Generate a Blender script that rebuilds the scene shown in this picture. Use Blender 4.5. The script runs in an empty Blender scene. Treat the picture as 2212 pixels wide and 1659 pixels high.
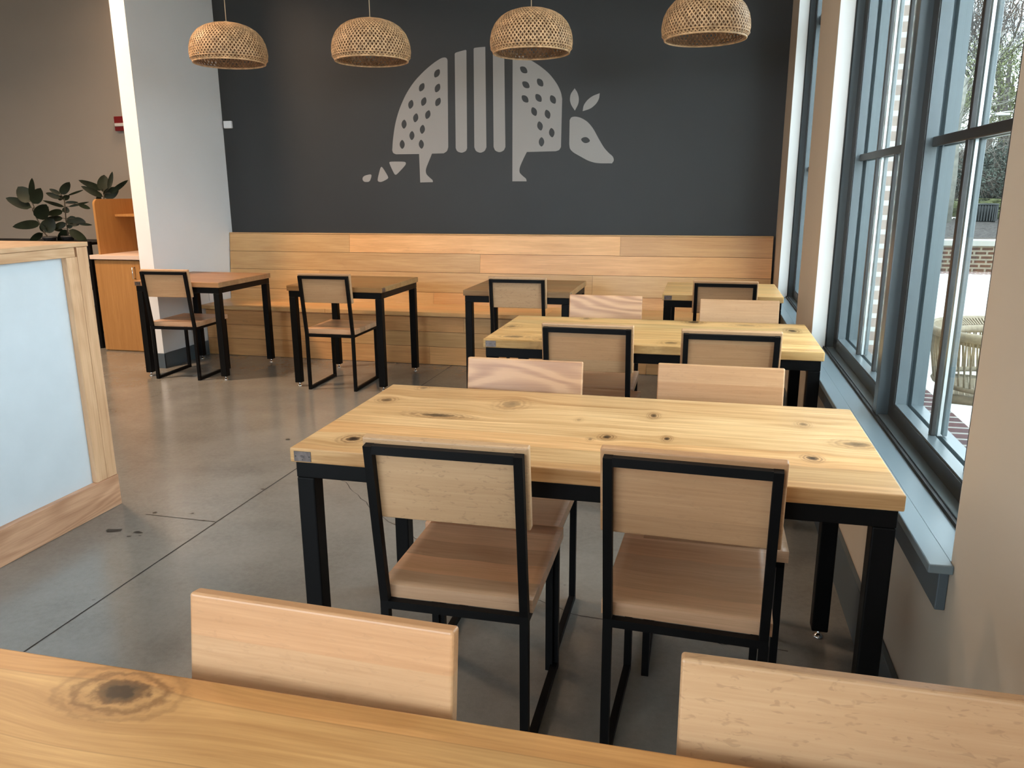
import bpy, bmesh, math, random
from mathutils import Vector, Matrix, noise
random.seed(11)
C = bpy.context.scene.collection
PI = math.pi

# ------------------------------------------------------------------ helpers
def bm_new(): return bmesh.new()
def box(bm, x0, x1, y0, y1, z0, z1, bev=0.0, seg=2, mi=0):
    r = bmesh.ops.create_cube(bm, size=1.0)
    vs = r['verts']
    for v in vs:
        v.co = Vector(((x0+x1)/2+v.co.x*(x1-x0), (y0+y1)/2+v.co.y*(y1-y0), (z0+z1)/2+v.co.z*(z1-z0)))
    fs = {f for v in vs for f in v.link_faces}
    for f in fs: f.material_index = mi
    if bev > 0:
        es = {e for v in vs for e in v.link_edges}
        bmesh.ops.bevel(bm, geom=list(es), offset=bev, segments=seg, profile=0.5, affect='EDGES')
    return bm
def bar(bm, p, q, w, d, ref=(1, 0, 0), mi=0, w2=None, d2=None):
    """rectangular bar from p to q: width w along ref, depth d across"""
    p = Vector(p); q = Vector(q); t = (q-p).normalized(); r = Vector(ref)
    r = (r - t*r.dot(t)).normalized(); s = t.cross(r)
    vs = []
    for c, a, b in ((p, w/2, d/2), (q, (w2 or w)/2, (d2 or d)/2)):
        for i, j in ((-1,-1),(1,-1),(1,1),(-1,1)):
            vs.append(bm.verts.new(c + r*a*i + s*b*j))
    fs = [(3,2,1,0),(4,5,6,7),(0,1,5,4),(1,2,6,5),(2,3,7,6),(3,0,4,7)]
    for f in fs:
        g = bm.faces.new([vs[k] for k in f]); g.material_index = mi
    return bm
def tube(bm, pts, rad, n=8, mi=0, caps=True):
    """round tube through points; rad number or list"""
    pts = [Vector(p) for p in pts]
    if not isinstance(rad, (list, tuple)): rad = [rad]*len(pts)
    rings = []; prev = None
    for i, p in enumerate(pts):
        t = (pts[min(i+1, len(pts)-1)] - pts[max(i-1, 0)])
        t = t.normalized() if t.length > 1e-9 else Vector((0,0,1))
        if prev is None:
            a = Vector((1,0,0)) if abs(t.x) < .9 else Vector((0,1,0))
        else: a = prev
        a = (a - t*a.dot(t)).normalized(); prev = a; b = t.cross(a)
        rings.append([bm.verts.new(p + (a*math.cos(2*PI*k/n)+b*math.sin(2*PI*k/n))*rad[i]) for k in range(n)])
    for i in range(len(rings)-1):
        for k in range(n):
            f = bm.faces.new((rings[i][k], rings[i][(k+1)%n], rings[i+1][(k+1)%n], rings[i+1][k])); f.material_index = mi; f.smooth = n > 5
    if caps:
        f = bm.faces.new(rings[0][::-1]); f.material_index = mi
        f = bm.faces.new(rings[-1]); f.material_index = mi
    return bm
def lathe(bm, prof, n=24, cx=0, cy=0, mi=0, smooth=True):
    rings = []
    for r, z in prof:
        rings.append([bm.verts.new((cx+r*math.cos(2*PI*k/n), cy+r*math.sin(2*PI*k/n), z)) for k in range(n)])
    for i in range(len(rings)-1):
        for k in range(n):
            f = bm.faces.new((rings[i][k], rings[i][(k+1)%n], rings[i+1][(k+1)%n], rings[i+1][k])); f.smooth = smooth; f.material_index = mi
    return bm
def obj(name, bm, mat=None, parent=None, loc=None, attr=None):
    me = bpy.data.meshes.new(name)
    bmesh.ops.recalc_face_normals(bm, faces=bm.faces[:])
    bm.to_mesh(me); bm.free()
    for m in (mat if isinstance(mat, (list, tuple)) else [mat]):
        if m: me.materials.append(m)
    o = bpy.data.objects.new(name, me); C.objects.link(o)
    if parent is not None: o.parent = parent
    if loc is not None: o.location = loc
    return o
def tag(o, label=None, cat=None, group=None, kind=None):
    if label: o['label'] = label
    if cat: o['category'] = cat
    if group: o['group'] = group
    if kind: o['kind'] = kind
    return o
def empty(name, loc=(0,0,0), rz=0.0):
    o = bpy.data.objects.new(name, None); C.objects.link(o)
    o.location = loc; o.rotation_euler = (0,0,rz); o.empty_display_size = .1
    return o
def thing(name, label, cat, loc=(0,0,0), rz=0.0, group=None):
    return tag(empty(name, loc, rz), label, cat, group)
def copy_tree(o, parent=None):
    c = o.copy(); C.objects.link(c)
    if parent is not None: c.parent = parent
    for ch in [k for k in bpy.data.objects if k.parent == o]: copy_tree(ch, c)
    return c
def struct(name, bm, mat, parent=None, label=None):
    o = obj(name, bm, mat, parent)
    if parent is None: o['kind'] = 'structure'
    if label: o['label'] = label
    return o

# ------------------------------------------------------------------ node helper
class NT:
    def __init__(s, name):
        s.m = bpy.data.materials.new(name); s.m.use_nodes = True; s.t = s.m.node_tree; s.t.nodes.clear()
        s.out = s.t.nodes.new('ShaderNodeOutputMaterial')
    def n(s, ty, **k):
        nd = s.t.nodes.new(ty)
        for a, b in k.items(): setattr(nd, a, b)
        return nd
    def l(s, a, b): s.t.links.new(a, b)
    def put(s, sock, v):
        if isinstance(v, bpy.types.NodeSocket): s.l(v, sock)
        else: sock.default_value = v
    def math(s, op, a, b=0.0, c=None, clamp=False):
        nd = s.n('ShaderNodeMath', operation=op, use_clamp=clamp)
        s.put(nd.inputs[0], a); s.put(nd.inputs[1], b)
        if c is not None: s.put(nd.inputs[2], c)
        return nd.outputs[0]
    def vm(s, op, a, b=(0,0,0), scale=None):
        nd = s.n('ShaderNodeVectorMath', operation=op)
        s.put(nd.inputs[0], a); s.put(nd.inputs[1], b)
        if scale is not None: s.put(nd.inputs[3], scale)
        return nd.outputs['Value'] if op in ('LENGTH','DOT_PRODUCT','DISTANCE') else nd.outputs[0]
    def noise(s, vec, scale=5, detail=4, rough=.5, dist=0.0):
        nd = s.n('ShaderNodeTexNoise'); s.l(vec, nd.inputs['Vector'])
        for k, v in (('Scale',scale),('Detail',detail),('Roughness',rough),('Distortion',dist)): nd.inputs[k].default_value = v
        return nd.outputs[0]
    def ramp(s, fac, stops, interp='LINEAR'):
        nd = s.n('ShaderNodeValToRGB'); s.l(fac, nd.inputs[0]); cr = nd.color_ramp; cr.interpolation = interp
        while len(cr.elements) < len(stops): cr.elements.new(.5)
        for e, (p, c) in zip(cr.elements, stops):
            e.position = p; e.color = (*c, 1) if len(c) == 3 else c
        return nd.outputs[0]
    def mix(s, fac, a, b, blend='MIX'):
        nd = s.n('ShaderNodeMix', data_type='RGBA', blend_type=blend)
        s.put(nd.inputs[0], fac)
        for sk, v in ((nd.inputs[6], a), (nd.inputs[7], b)):
            if isinstance(v, tuple) and len(v) == 3: v = (*v, 1)
            s.put(sk, v)
        return nd.outputs[2]
    def smooth(s, v, a, b, lo=0.0, hi=1.0):
        nd = s.n('ShaderNodeMapRange', interpolation_type='SMOOTHSTEP')
        s.put(nd.inputs[0], v)
        for i, x in ((1,a),(2,b),(3,lo),(4,hi)): nd.inputs[i].default_value = x
        return nd.outputs[0]
    def bsdf(s, color, rough=.5, metal=0.0, bump=None, bstr=.1, spec=.5, coat=0.0, bdist=.001):
        b = s.n('ShaderNodeBsdfPrincipled')
        if isinstance(color, tuple) and len(color) == 3: color = (*color, 1)
        s.put(b.inputs['Base Color'], color); s.put(b.inputs['Roughness'], rough); b.inputs['Metallic'].default_value = metal
        b.inputs['Specular IOR Level'].default_value = spec
        b.inputs['Coat Weight'].default_value = coat; b.inputs['Coat Roughness'].default_value = .2
        if bump is not None:
            bp = s.n('ShaderNodeBump'); bp.inputs['Strength'].default_value = bstr; bp.inputs['Distance'].default_value = bdist
            s.l(bump, bp.inputs['Height']); s.l(bp.outputs[0], b.inputs['Normal'])
        s.l(b.outputs[0], s.out.inputs[0]); return b
    def obj(s):
        return s.n('ShaderNodeTexCoord').outputs['Object']
    def rnd(s):
        return s.n('ShaderNodeObjectInfo').outputs['Random']

def plain(name, col, rough=.5, metal=0.0, spec=.5, var=.06, vs=3.0, bstr=.05, bscale=120, coat=0.0):
    t = NT(name); v = t.obj()
    n = t.noise(v, vs, 4); c = t.ramp(n, [(.3, tuple(x*(1-var) for x in col)), (.7, tuple(min(1, x*(1+var)) for x in col))])
    b = t.noise(v, bscale, 3)
    t.bsdf(c, rough, metal, b, bstr, spec, coat); return t.m

def wood(name, light, dark, axis=0, plank=None, across=1, rough=.35, fig=1.0, tone=.22, knots=(), seam=.0, planklen=None,
         attr=False, red=(1.06,.90,.78), coat=.15, fleck=0.0, rand=True, gscale=1.0, cath=0.0, spec=.45):
    """wood with the grain along `axis` (object space); planks stacked on `across`"""
    t = NT(name); v = t.obj()
    kmask = None; kring = None
    for (kx, ky, rx, ry, d) in knots:
        dv = t.vm('SUBTRACT', v, (kx, ky, 0))
        dd = t.vm('LENGTH', t.vm('MULTIPLY', dv, (1/rx, 1/ry, 0)))
        e = t.math('MULTIPLY', t.math('EXPONENT', t.math('MULTIPLY', t.math('MULTIPLY', dd, dd), -.16)), .75)
        ndv = t.n('ShaderNodeVectorMath', operation='MULTIPLY'); t.l(dv, ndv.inputs[0]); ndv.inputs[1].default_value = (.0, 1, 0)
        v = t.vm('SUBTRACT', v, t.vm('SCALE', ndv.outputs[0], (0,0,0), scale=e))
        wob = t.noise(t.obj(), 60, 4)
        d2 = t.math('ADD', dd, t.math('MULTIPLY', t.math('SUBTRACT', wob, .5), .8))
        m = t.math('MULTIPLY', t.smooth(d2, 1.0, .35), .97*d)
        r = t.math('MULTIPLY', t.math('MULTIPLY', t.smooth(d2, 2.6, 1.0), t.math('ADD', t.math('MULTIPLY', t.math('SINE', t.math('MULTIPLY', d2, 11.0)), .35), .6)), .8*d)
        kmask = m if kmask is None else t.math('MAXIMUM', kmask, m)
        kring = r if kring is None else t.math('MAXIMUM', kring, r)
    base = v
    if rand:
        v = t.vm('ADD', v, t.vm('SCALE', (13.1, 7.7, 3.3), (0,0,0), scale=t.rnd()))
    sep = t.n('ShaderNodeSeparateXYZ'); t.l(base, sep.inputs[0])
    tn = None
    if attr:
        a = t.n('ShaderNodeAttribute', attribute_name='tone'); tn = a.outputs['Fac']
        v = t.vm('ADD', v, t.vm('SCALE', (9.0, 5.0, 4.0), (0,0,0), scale=t.math('MULTIPLY', tn, 11.0)))
    elif plank:
        idx = t.math('FLOOR', t.math('DIVIDE', sep.outputs[across], plank))
        wn = t.n('ShaderNodeTexWhiteNoise', noise_dimensions='1D'); t.l(t.math('ADD', idx, t.math('MULTIPLY', t.rnd(), 50.0) if rand else 3.0), wn.inputs['W'])
        tn = wn.outputs['Value']
        if planklen:
            ix = t.math('FLOOR', t.math('ADD', t.math('DIVIDE', sep.outputs[axis], planklen), t.math('MULTIPLY', tn, 9.7)))
            w2 = t.n('ShaderNodeTexWhiteNoise', noise_dimensions='2D')
            cb = t.n('ShaderNodeCombineXYZ'); t.l(ix, cb.inputs[0]); t.l(idx, cb.inputs[1]); t.l(cb.outputs[0], w2.inputs['Vector'])
            tn = w2.outputs['Value']
        v = t.vm('ADD', v, t.vm('SCALE', (9.0, 5.0, 4.0), (0,0,0), scale=t.math('MULTIPLY', tn, 11.0)))
    sc = [11.0*gscale]*3; sc[axis] = 1.3*gscale
    n1 = t.noise(t.vm('MULTIPLY', v, tuple(sc)), 1.0, 5, .55, .9)
    sf = [170.0*gscale]*3; sf[axis] = 5.0*gscale
    n2 = t.noise(t.vm('MULTIPLY', v, tuple(sf)), 1.0, 3, .6, .2)
    sm = [46.0*gscale]*3; sm[axis] = 2.2*gscale
    n3 = t.noise(t.vm('MULTIPLY', v, tuple(sm)), 1.0, 4, .6, .5)
    g = t.math('ADD', t.math('ADD', t.math('MULTIPLY', n1, .5*fig), t.math('MULTIPLY', n2, .34)), t.math('ADD', t.math('MULTIPLY', n3, .42*fig), .5-(.46*fig+.17)))
    if cath > 0:
        sw = [6.0]*3; sw[axis] = 1.1
        wv = t.noise(t.vm('MULTIPLY', v, tuple(sw)), 1.0, 2, .4, .3)
        rings = t.math('SINE', t.math('MULTIPLY', wv, 75.0))
        g = t.math('ADD', g, t.math('MULTIPLY', rings, .10*cath))
    mid = tuple((a+b)/2 for a, b in zip(light, dark))
    c = t.ramp(g, [(.34, dark), (.5, mid), (.64, light)])
    if tn is not None:
        k = t.math('ADD', t.math('MULTIPLY', tn, tone), 1-tone*.55)
        cc = t.n('ShaderNodeCombineColor')
        for i in range(3): t.l(k, cc.inputs[i])
        c = t.mix(1.0, c, cc.outputs[0], 'MULTIPLY')
        f2 = t.smooth(t.math('FRACT', t.math('MULTIPLY', tn, 7.3)), .45, .9)
        c = t.mix(t.math('MULTIPLY', f2, .55), c, t.mix(1.0, c, red, 'MULTIPLY'))
    st = t.smooth(t.noise(t.vm('MULTIPLY', v, tuple(sc)), 1.6, 6, .65, 1.4), .60, .74)
    c = t.mix(t.math('MULTIPLY', st, .42*fig), c, (dark[0]*.62, dark[1]*.5, dark[2]*.42))
    if fleck > 0:
        sk = [120.0]*3; sk[axis] = 45.0
        fl = t.noise(t.vm('MULTIPLY', v, tuple(sk)), 1.0, 2, .5, .8)
        c = t.mix(t.math('MULTIPLY', t.smooth(fl, .58, .68), fleck), c, tuple(x*.62 for x in dark))
    if seam > 0 and plank:
        fr = t.math('FRACT', t.math('DIVIDE', sep.outputs[across], plank))
        ed = t.math('MINIMUM', fr, t.math('SUBTRACT', 1.0, fr))
        c = t.mix(t.math('MULTIPLY', t.smooth(ed, .02, .0), seam), c, tuple(x*.35 for x in dark))
    if kmask is not None:
        c = t.mix(kring, c, (dark[0]*.38, dark[1]*.30, dark[2]*.25))
        c = t.mix(kmask, c, (.018, .010, .006))
    t.bsdf(c, rough, 0, g, .18, spec, coat, .0006)
    return t.m

# ------------------------------------------------------------------ measured outlines (metres)
MURAL = {'rear_shell': {'p': [(-2.214, 2.498, 1), (-2.181, 2.502, 1), (-2.164, 2.494, 1), (-2.159, 2.476, 0), (-2.171, 1.785, 0), (-2.182, 1.753, 1), (-2.213, 1.736, 0), (-2.319, 1.735, 0), (-2.333, 1.705, 1), (-2.381, 1.608, 1), (-2.378, 1.566, 1), (-2.345, 1.535, 1), (-2.319, 1.515, 1), (-2.318, 1.498, 0), (-2.434, 1.496, 0), (-2.436, 1.734, 0), (-2.649, 1.735, 0), (-2.675, 1.745, 1), (-2.682, 1.769, 0), (-2.671, 1.863, 1), (-2.646, 1.987, 1), (-2.602, 2.108, 1), (-2.536, 2.228, 1), (-2.457, 2.326, 1), (-2.364, 2.406, 1), (-2.281, 2.463, 1)], 'h': [(-2.254, 2.38, 35), (-2.393, 2.275, 32), (-2.253, 2.264, 28), (-2.496, 2.141, 18), (-2.379, 2.16, 25), (-2.252, 2.153, 30), (-2.346, 2.054, 22), (-2.456, 2.031, 15), (-2.564, 1.982, 6), (-2.399, 1.936, 10), (-2.496, 1.887, 5), (-2.588, 1.816, 2), (-2.413, 1.814, -2)]}, 'band1': {'p': [(-2.095, 2.525, 0), (-2.087, 2.535, 1), (-2.0, 2.552, 0), (-1.994, 2.547, 0), (-2.003, 1.775, 0), (-2.013, 1.751, 1), (-2.052, 1.736, 1), (-2.092, 1.749, 1), (-2.104, 1.777, 0)], 'h': []}, 'band2': {'p': [(-1.931, 2.557, 0), (-1.924, 2.565, 1), (-1.832, 2.568, 0), (-1.833, 1.779, 0), (-1.848, 1.748, 1), (-1.886, 1.733, 1), (-1.926, 1.748, 1), (-1.939, 1.781, 0)], 'h': []}, 'band3': {'p': [(-1.768, 2.562, 0), (-1.672, 2.548, 0), (-1.668, 1.778, 0), (-1.682, 1.749, 1), (-1.719, 1.735, 1), (-1.757, 1.749, 1), (-1.77, 1.78, 0)], 'h': []}, 'front_shell': {'p': [(-1.601, 2.519, 0), (-1.609, 1.499, 0), (-1.486, 1.498, 0), (-1.489, 1.519, 1), (-1.522, 1.544, 1), (-1.549, 1.571, 1), (-1.546, 1.612, 1), (-1.514, 1.679, 1), (-1.494, 1.716, 1), (-1.483, 1.735, 0), (-1.237, 1.737, 0), (-1.208, 1.746, 1), (-1.195, 1.77, 0), (-1.189, 2.146, 0), (-1.199, 2.197, 1), (-1.232, 2.262, 1), (-1.29, 2.335, 1), (-1.353, 2.388, 1), (-1.429, 2.438, 1), (-1.527, 2.491, 1)], 'h': [(-1.509, 2.378, -52), (-1.491, 2.263, -52), (-1.372, 2.276, -38), (-1.498, 2.154, -45), (-1.385, 2.158, -38), (-1.265, 2.142, -30), (-1.422, 2.053, -25), (-1.309, 2.029, -20), (-1.372, 1.939, -15), (-1.273, 1.884, -8), (-1.359, 1.813, 0)]}, 'head': {'p': [(-1.125, 1.978, 0), (-1.113, 2.001, 1), (-1.08, 2.006, 1), (-1.032, 1.995, 1), (-0.976, 1.962, 1), (-0.93, 1.909, 1), (-0.885, 1.83, 1), (-0.84, 1.758, 1), (-0.798, 1.714, 1), (-0.764, 1.688, 1), (-0.755, 1.657, 1), (-0.771, 1.634, 0), (-0.894, 1.636, 1), (-0.964, 1.655, 1), (-1.034, 1.693, 1), (-1.09, 1.723, 1), (-1.121, 1.753, 1), (-1.126, 1.792, 0)], 'h': [(-0.992, 1.82, -78)]}, 'ear1': {'p': [(-1.087, 2.222, 0), (-1.064, 2.19, 1), (-1.051, 2.148, 1), (-1.054, 2.103, 1), (-1.083, 2.051, 0), (-1.114, 2.094, 1), (-1.126, 2.133, 1), (-1.121, 2.179, 1)], 'h': []}, 'ear2': {'p': [(-0.883, 2.178, 0), (-0.887, 2.136, 1), (-0.911, 2.096, 1), (-0.955, 2.062, 1), (-1.019, 2.045, 0), (-1.013, 2.089, 1), (-0.983, 2.13, 1), (-0.939, 2.16, 1)], 'h': []}, 'tail1': {'p': [(-2.717, 1.665, 1), (-2.706, 1.675, 1), (-2.574, 1.673, 1), (-2.559, 1.663, 1), (-2.566, 1.641, 1), (-2.647, 1.567, 1), (-2.663, 1.562, 1), (-2.675, 1.575, 1)], 'h': []}, 'tail2': {'p': [(-2.798, 1.63, 1), (-2.782, 1.632, 1), (-2.729, 1.547, 1), (-2.733, 1.53, 1), (-2.793, 1.503, 1), (-2.824, 1.505, 1), (-2.833, 1.522, 1)], 'h': []}, 'tail3': {'p': [(-2.952, 1.559, 1), (-2.895, 1.571, 1), (-2.885, 1.56, 1), (-2.901, 1.517, 1), (-2.918, 1.504, 1), (-2.959, 1.505, 1), (-2.974, 1.522, 1), (-2.972, 1.543, 1)], 'h': []}}
PLANTS = {'A': {'l': [(-6.179, 6.25, 1.346, -6.269, 6.213, 1.484, 0.139), (-6.172, 6.25, 1.381, -6.077, 6.194, 1.561, 0.052), (-6.161, 6.25, 1.329, -6.036, 6.235, 1.471, 0.104), (-6.188, 6.25, 1.294, -6.417, 6.202, 1.382, 0.091), (-6.136, 6.25, 1.19, -5.954, 6.189, 1.324, 0.125), (-6.115, 6.25, 1.149, -6.425, 6.236, 1.114, 0.083), (-6.087, 6.25, 1.068, -6.014, 6.309, 1.188, 0.125), (-6.103, 6.25, 1.056, -6.31, 6.292, 0.975, 0.062), (-6.05, 6.25, 1.115, -6.163, 6.287, 1.083, 0.083), (-6.149, 6.25, 1.277, -5.951, 6.211, 1.3, 0.028)], 's': [[(-6.155, 6.25, 1.3), (-6.178, 6.25, 1.271), (-6.138, 6.25, 1.178), (-6.107, 6.25, 1.114), (-6.075, 6.25, 1.05), (-6.032, 6.25, 0.975)]]}, 'B': {'l': [(-5.976, 6.4, 1.413, -5.862, 6.405, 1.525, 0.076), (-5.983, 6.4, 1.413, -6.07, 6.369, 1.463, 0.042), (-5.989, 6.4, 1.379, -6.102, 6.354, 1.426, 0.052), (-5.9, 6.4, 1.402, -5.666, 6.345, 1.452, 0.019), (-5.962, 6.4, 1.367, -5.842, 6.36, 1.399, 0.049), (-5.962, 6.4, 1.367, -6.085, 6.46, 1.396, 0.049), (-5.96, 6.4, 1.297, -6.239, 6.446, 1.356, 0.035), (-5.939, 6.4, 1.338, -5.829, 6.443, 1.337, 0.028), (-5.91, 6.4, 1.297, -5.707, 6.442, 1.342, 0.024), (-5.793, 6.4, 1.32, -5.628, 6.357, 1.28, 0.041), (-5.981, 6.4, 1.256, -6.148, 6.373, 1.227, 0.063), (-5.956, 6.4, 1.238, -5.948, 6.418, 1.297, 0.062), (-5.992, 6.4, 1.191, -6.243, 6.432, 1.178, 0.056), (-5.942, 6.4, 1.191, -5.862, 6.45, 1.125, 0.097), (-5.865, 6.4, 1.186, -5.783, 6.453, 1.149, 0.055), (-5.964, 6.4, 1.144, -6.077, 6.342, 1.093, 0.062), (-5.951, 6.4, 1.097, -5.899, 6.415, 1.144, 0.042), (-5.823, 6.4, 1.139, -5.69, 6.424, 1.127, 0.027), (-5.954, 6.4, 1.079, -6.088, 6.401, 0.977, 0.076), (-5.94, 6.4, 1.079, -5.709, 6.355, 0.977, 0.083), (-6.132, 6.4, 1.096, -5.995, 6.396, 1.073, 0.039), (-6.102, 6.4, 0.971, -6.159, 6.343, 0.998, 0.063)], 's': [[(-5.943, 6.4, 1.378), (-5.952, 6.4, 1.262), (-5.959, 6.4, 1.174), (-5.957, 6.4, 1.085), (-5.962, 6.4, 0.966)]]}, 'C': {'l': [(-5.975, 6.95, 1.436, -5.987, 7.011, 1.604, 0.116), (-5.904, 6.95, 1.461, -5.876, 7.001, 1.634, 0.047), (-5.972, 6.95, 1.455, -6.257, 6.957, 1.553, 0.065), (-5.983, 6.95, 1.387, -6.205, 6.922, 1.493, 0.065), (-5.969, 6.95, 1.38, -5.831, 7.007, 1.473, 0.109), (-5.887, 6.95, 1.423, -5.67, 6.96, 1.548, 0.047), (-6.018, 6.95, 1.349, -6.105, 7.004, 1.387, 0.058)], 's': [[(-5.962, 6.95, 1.424), (-5.988, 6.95, 1.299), (-6.002, 6.95, 1.212)]]}}
KNOTS = {'T2': [(-0.904, 1.864, 0.022, 0.023, 1), (-0.973, 2.268, 0.02, 0.022, 0.7), (-0.567, 2.306, 0.031, 0.044, 0.5), (-0.754, 2.135, 0.061, 0.019, 0.8), (-0.333, 2.179, 0.008, 0.014, 0.3), (-0.233, 2.033, 0.013, 0.017, 0.9), (-0.073, 2.052, 0.009, 0.017, 0.9), (-0.122, 2.272, 0.011, 0.02, 0.8), (0.289, 1.972, 0.015, 0.018, 0.9), (0.415, 2.114, 0.035, 0.025, 0.6), (0.3, 2.274, 0.013, 0.019, 0.5), (-0.274, 2.007, 0.007, 0.012, 0.5), (-0.911, 2.445, 0.015, 0.019, 0.5)], 'T3': [(-0.034, 4.05, 0.032, 0.037, 0.9), (0.427, 3.882, 0.022, 0.04, 0.9), (-0.587, 4.057, 0.019, 0.031, 0.6), (0.216, 4.001, 0.056, 0.028, 0.5), (-0.916, 3.734, 0.027, 0.041, 0.5), (-0.838, 3.462, 0.052, 0.035, 0.6), (-0.68, 3.435, 0.041, 0.035, 0.5), (-0.122, 3.452, 0.032, 0.033, 0.6)], 'T1': [(-0.732, 0.769, 0.027, 0.02, 1)]}

# ------------------------------------------------------------------ materials
BEECH_L, BEECH_D = (.60,.365,.20), (.45,.25,.12)
M = {}
M['black'] = plain('black_powder_coat', (.004,.004,.0042), .5, 0, .12, .1, 8, .08, 300)
M['chrome'] = plain('chrome', (.8,.8,.8), .15, 1.0)
M['plate'] = plain('antique_plate', (.16,.13,.12), .45, .8, .5, .35, 60)
M['engraved'] = plain('engraved_mark', (.03,.025,.022), .6)
M['beech'] = wood('beech', BEECH_L, BEECH_D, 0, .1, 2, .38, .55, .14, fleck=.12, cath=.0)
M['beech_fleck'] = wood('beech_flecked', (.62,.395,.22), (.49,.285,.145), 0, None, 2, .38, .5, .1, fleck=.38)
M['beech_figured'] = wood('beech_figured', (.66,.38,.205), (.44,.225,.115), 0, None, 2, .40, .5, .1, cath=1.5)
M['beech_seat'] = wood('beech_seat', (.74,.46,.28), (.54,.31,.17), 0, .095, 1, .38, .7, .30)
M['paint_white'] = plain('white_wall_paint', (.74,.69,.62), .6, bstr=.12, bscale=400, var=.012)
M['paint_tan'] = plain('tan_wall_paint', (.34,.305,.265), .65, bstr=.12, bscale=400, var=.015)
M['paint_shaded'] = plain('shaded_wall_paint', (.56,.47,.37), .6, bstr=.12, bscale=400, var=.012)  # whitish wall paint darkened to beige, shade of the piers put into the colour
M['jamb_lit'] = plain('lit_jamb_paint', (.86,.87,.86), .55, bstr=.1, bscale=300, var=.01)  # lighter copy of the wall paint, daylight on the returns put into the colour
M['sill'] = plain('sill_paint', (.15,.195,.22), .34, spec=.55, bstr=.03)
M['paint_plain'] = plain('white_return_paint', (.77,.77,.77), .6, bstr=.12, bscale=400, var=.012)
M['ceiling'] = plain('ceiling_paint', (.62,.60,.57), .8)
M['charcoal'] = plain('charcoal_wall_paint', (.023,.0245,.025), .5, bstr=.10, bscale=350, var=.03)
M['mural'] = plain('mural_grey_paint', (.33,.315,.30), .55, bstr=.08, bscale=350, var=.02)
M['trim_blue'] = plain('slate_trim_paint', (.075,.098,.115), .38, spec=.5, bstr=.04)
M['frame'] = plain('window_frame_coating', (.078,.098,.108), .3, spec=.6, bstr=.02)
M['frame_dark'] = plain('window_sash_dark', (.022,.021,.020), .35, spec=.5, bstr=.02)
M['gasket'] = plain('rubber_gasket', (.012,.012,.012), .6)
M['spacer'] = plain('pane_spacer', (.55,.58,.58), .3, .7)
M['panel_blue'] = plain('pale_blue_panel', (.60,.66,.71), .55, var=.03, vs=7, bstr=.15, bscale=25)
M['counter_wood'] = wood('counter_oak', (.70,.46,.27), (.50,.28,.14), 1, None, 2, .42, .9, .2, cath=.5)
M['counter_wood_v'] = wood('counter_oak_upright', (.74,.47,.275), (.54,.30,.155), 2, None, 1, .42, .9, .2, cath=.35)
M['counter_base'] = wood('counter_base_oak', (.66,.38,.23), (.45,.23,.125), 1, None, 2, .42, .9, .2, cath=.8)
M['bench'] = wood('bench_plank', (.80,.49,.215), (.60,.325,.12), 0, None, 2, .36, .9, .42, attr=True, rand=False, red=(1.05,.84,.72))
M['cab'] = wood('cabinet_oak', (.46,.235,.075), (.32,.145,.04), 2, None, 0, .45, .5, .1)
M['cab_top'] = plain('laminate_top', (.66,.52,.44), .4)
M['white_plastic'] = plain('white_plastic', (.75,.77,.80), .35)
M['red_plastic'] = plain('red_plastic', (.18,.008,.012), .35)
M['lens'] = plain('clear_lens', (.7,.7,.7), .1, .2)
M['leaf'] = plain('dark_green_leaf', (.009,.015,.007), .5, 0, .25, .4, 9)
M['stem'] = plain('plant_stem', (.035,.028,.018), .7)
M['pot'] = plain('charcoal_pot', (.03,.03,.032), .6)
M['basket'] = plain('brown_basket', (.16,.085,.045), .8, var=.4, vs=60)
M['soil'] = plain('potting_soil', (.03,.02,.015), .95, var=.5, vs=80)
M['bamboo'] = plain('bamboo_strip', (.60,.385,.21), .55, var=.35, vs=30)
M['cord'] = plain('pale_cord', (.62,.52,.36), .5)
M['soffit'] = plain('fixture_white', (.75,.75,.73), .5)

def floor_mat():
    t = NT('polished_concrete'); v = t.obj()
    a = t.noise(v, .8, 5, .55, .5); b = t.noise(v, 3.6, 5, .6, .2); c = t.noise(v, 45, 4, .7); d = t.noise(v, 350, 2, .6)
    g = t.math('ADD', t.math('ADD', t.math('MULTIPLY', a, .50), t.math('MULTIPLY', b, .20)), t.math('ADD', t.math('MULTIPLY', c, .17), t.math('MULTIPLY', d, .13)))
    col = t.ramp(g, [(.36, (.150,.141,.127)), (.5, (.225,.215,.195)), (.64, (.285,.275,.252))])
    sp = t.noise(v, 26, 2, .5); col = t.mix(t.math('MULTIPLY', t.smooth(sp, .75, .79), .4), col, (.08,.072,.062))
    r = t.math('ADD', t.math('MULTIPLY', b, .14), .13)
    t.bsdf(col, r, 0, t.math('ADD', t.math('MULTIPLY', a, 2.0), t.math('MULTIPLY', c, .08)), .25, .5, .3, .0012); return t.m
M['floor'] = floor_mat()
def dark_line():
    t = NT('floor_joint_fill'); t.bsdf((.022,.019,.016), .85); return t.m
M['crack'] = dark_line()
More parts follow.
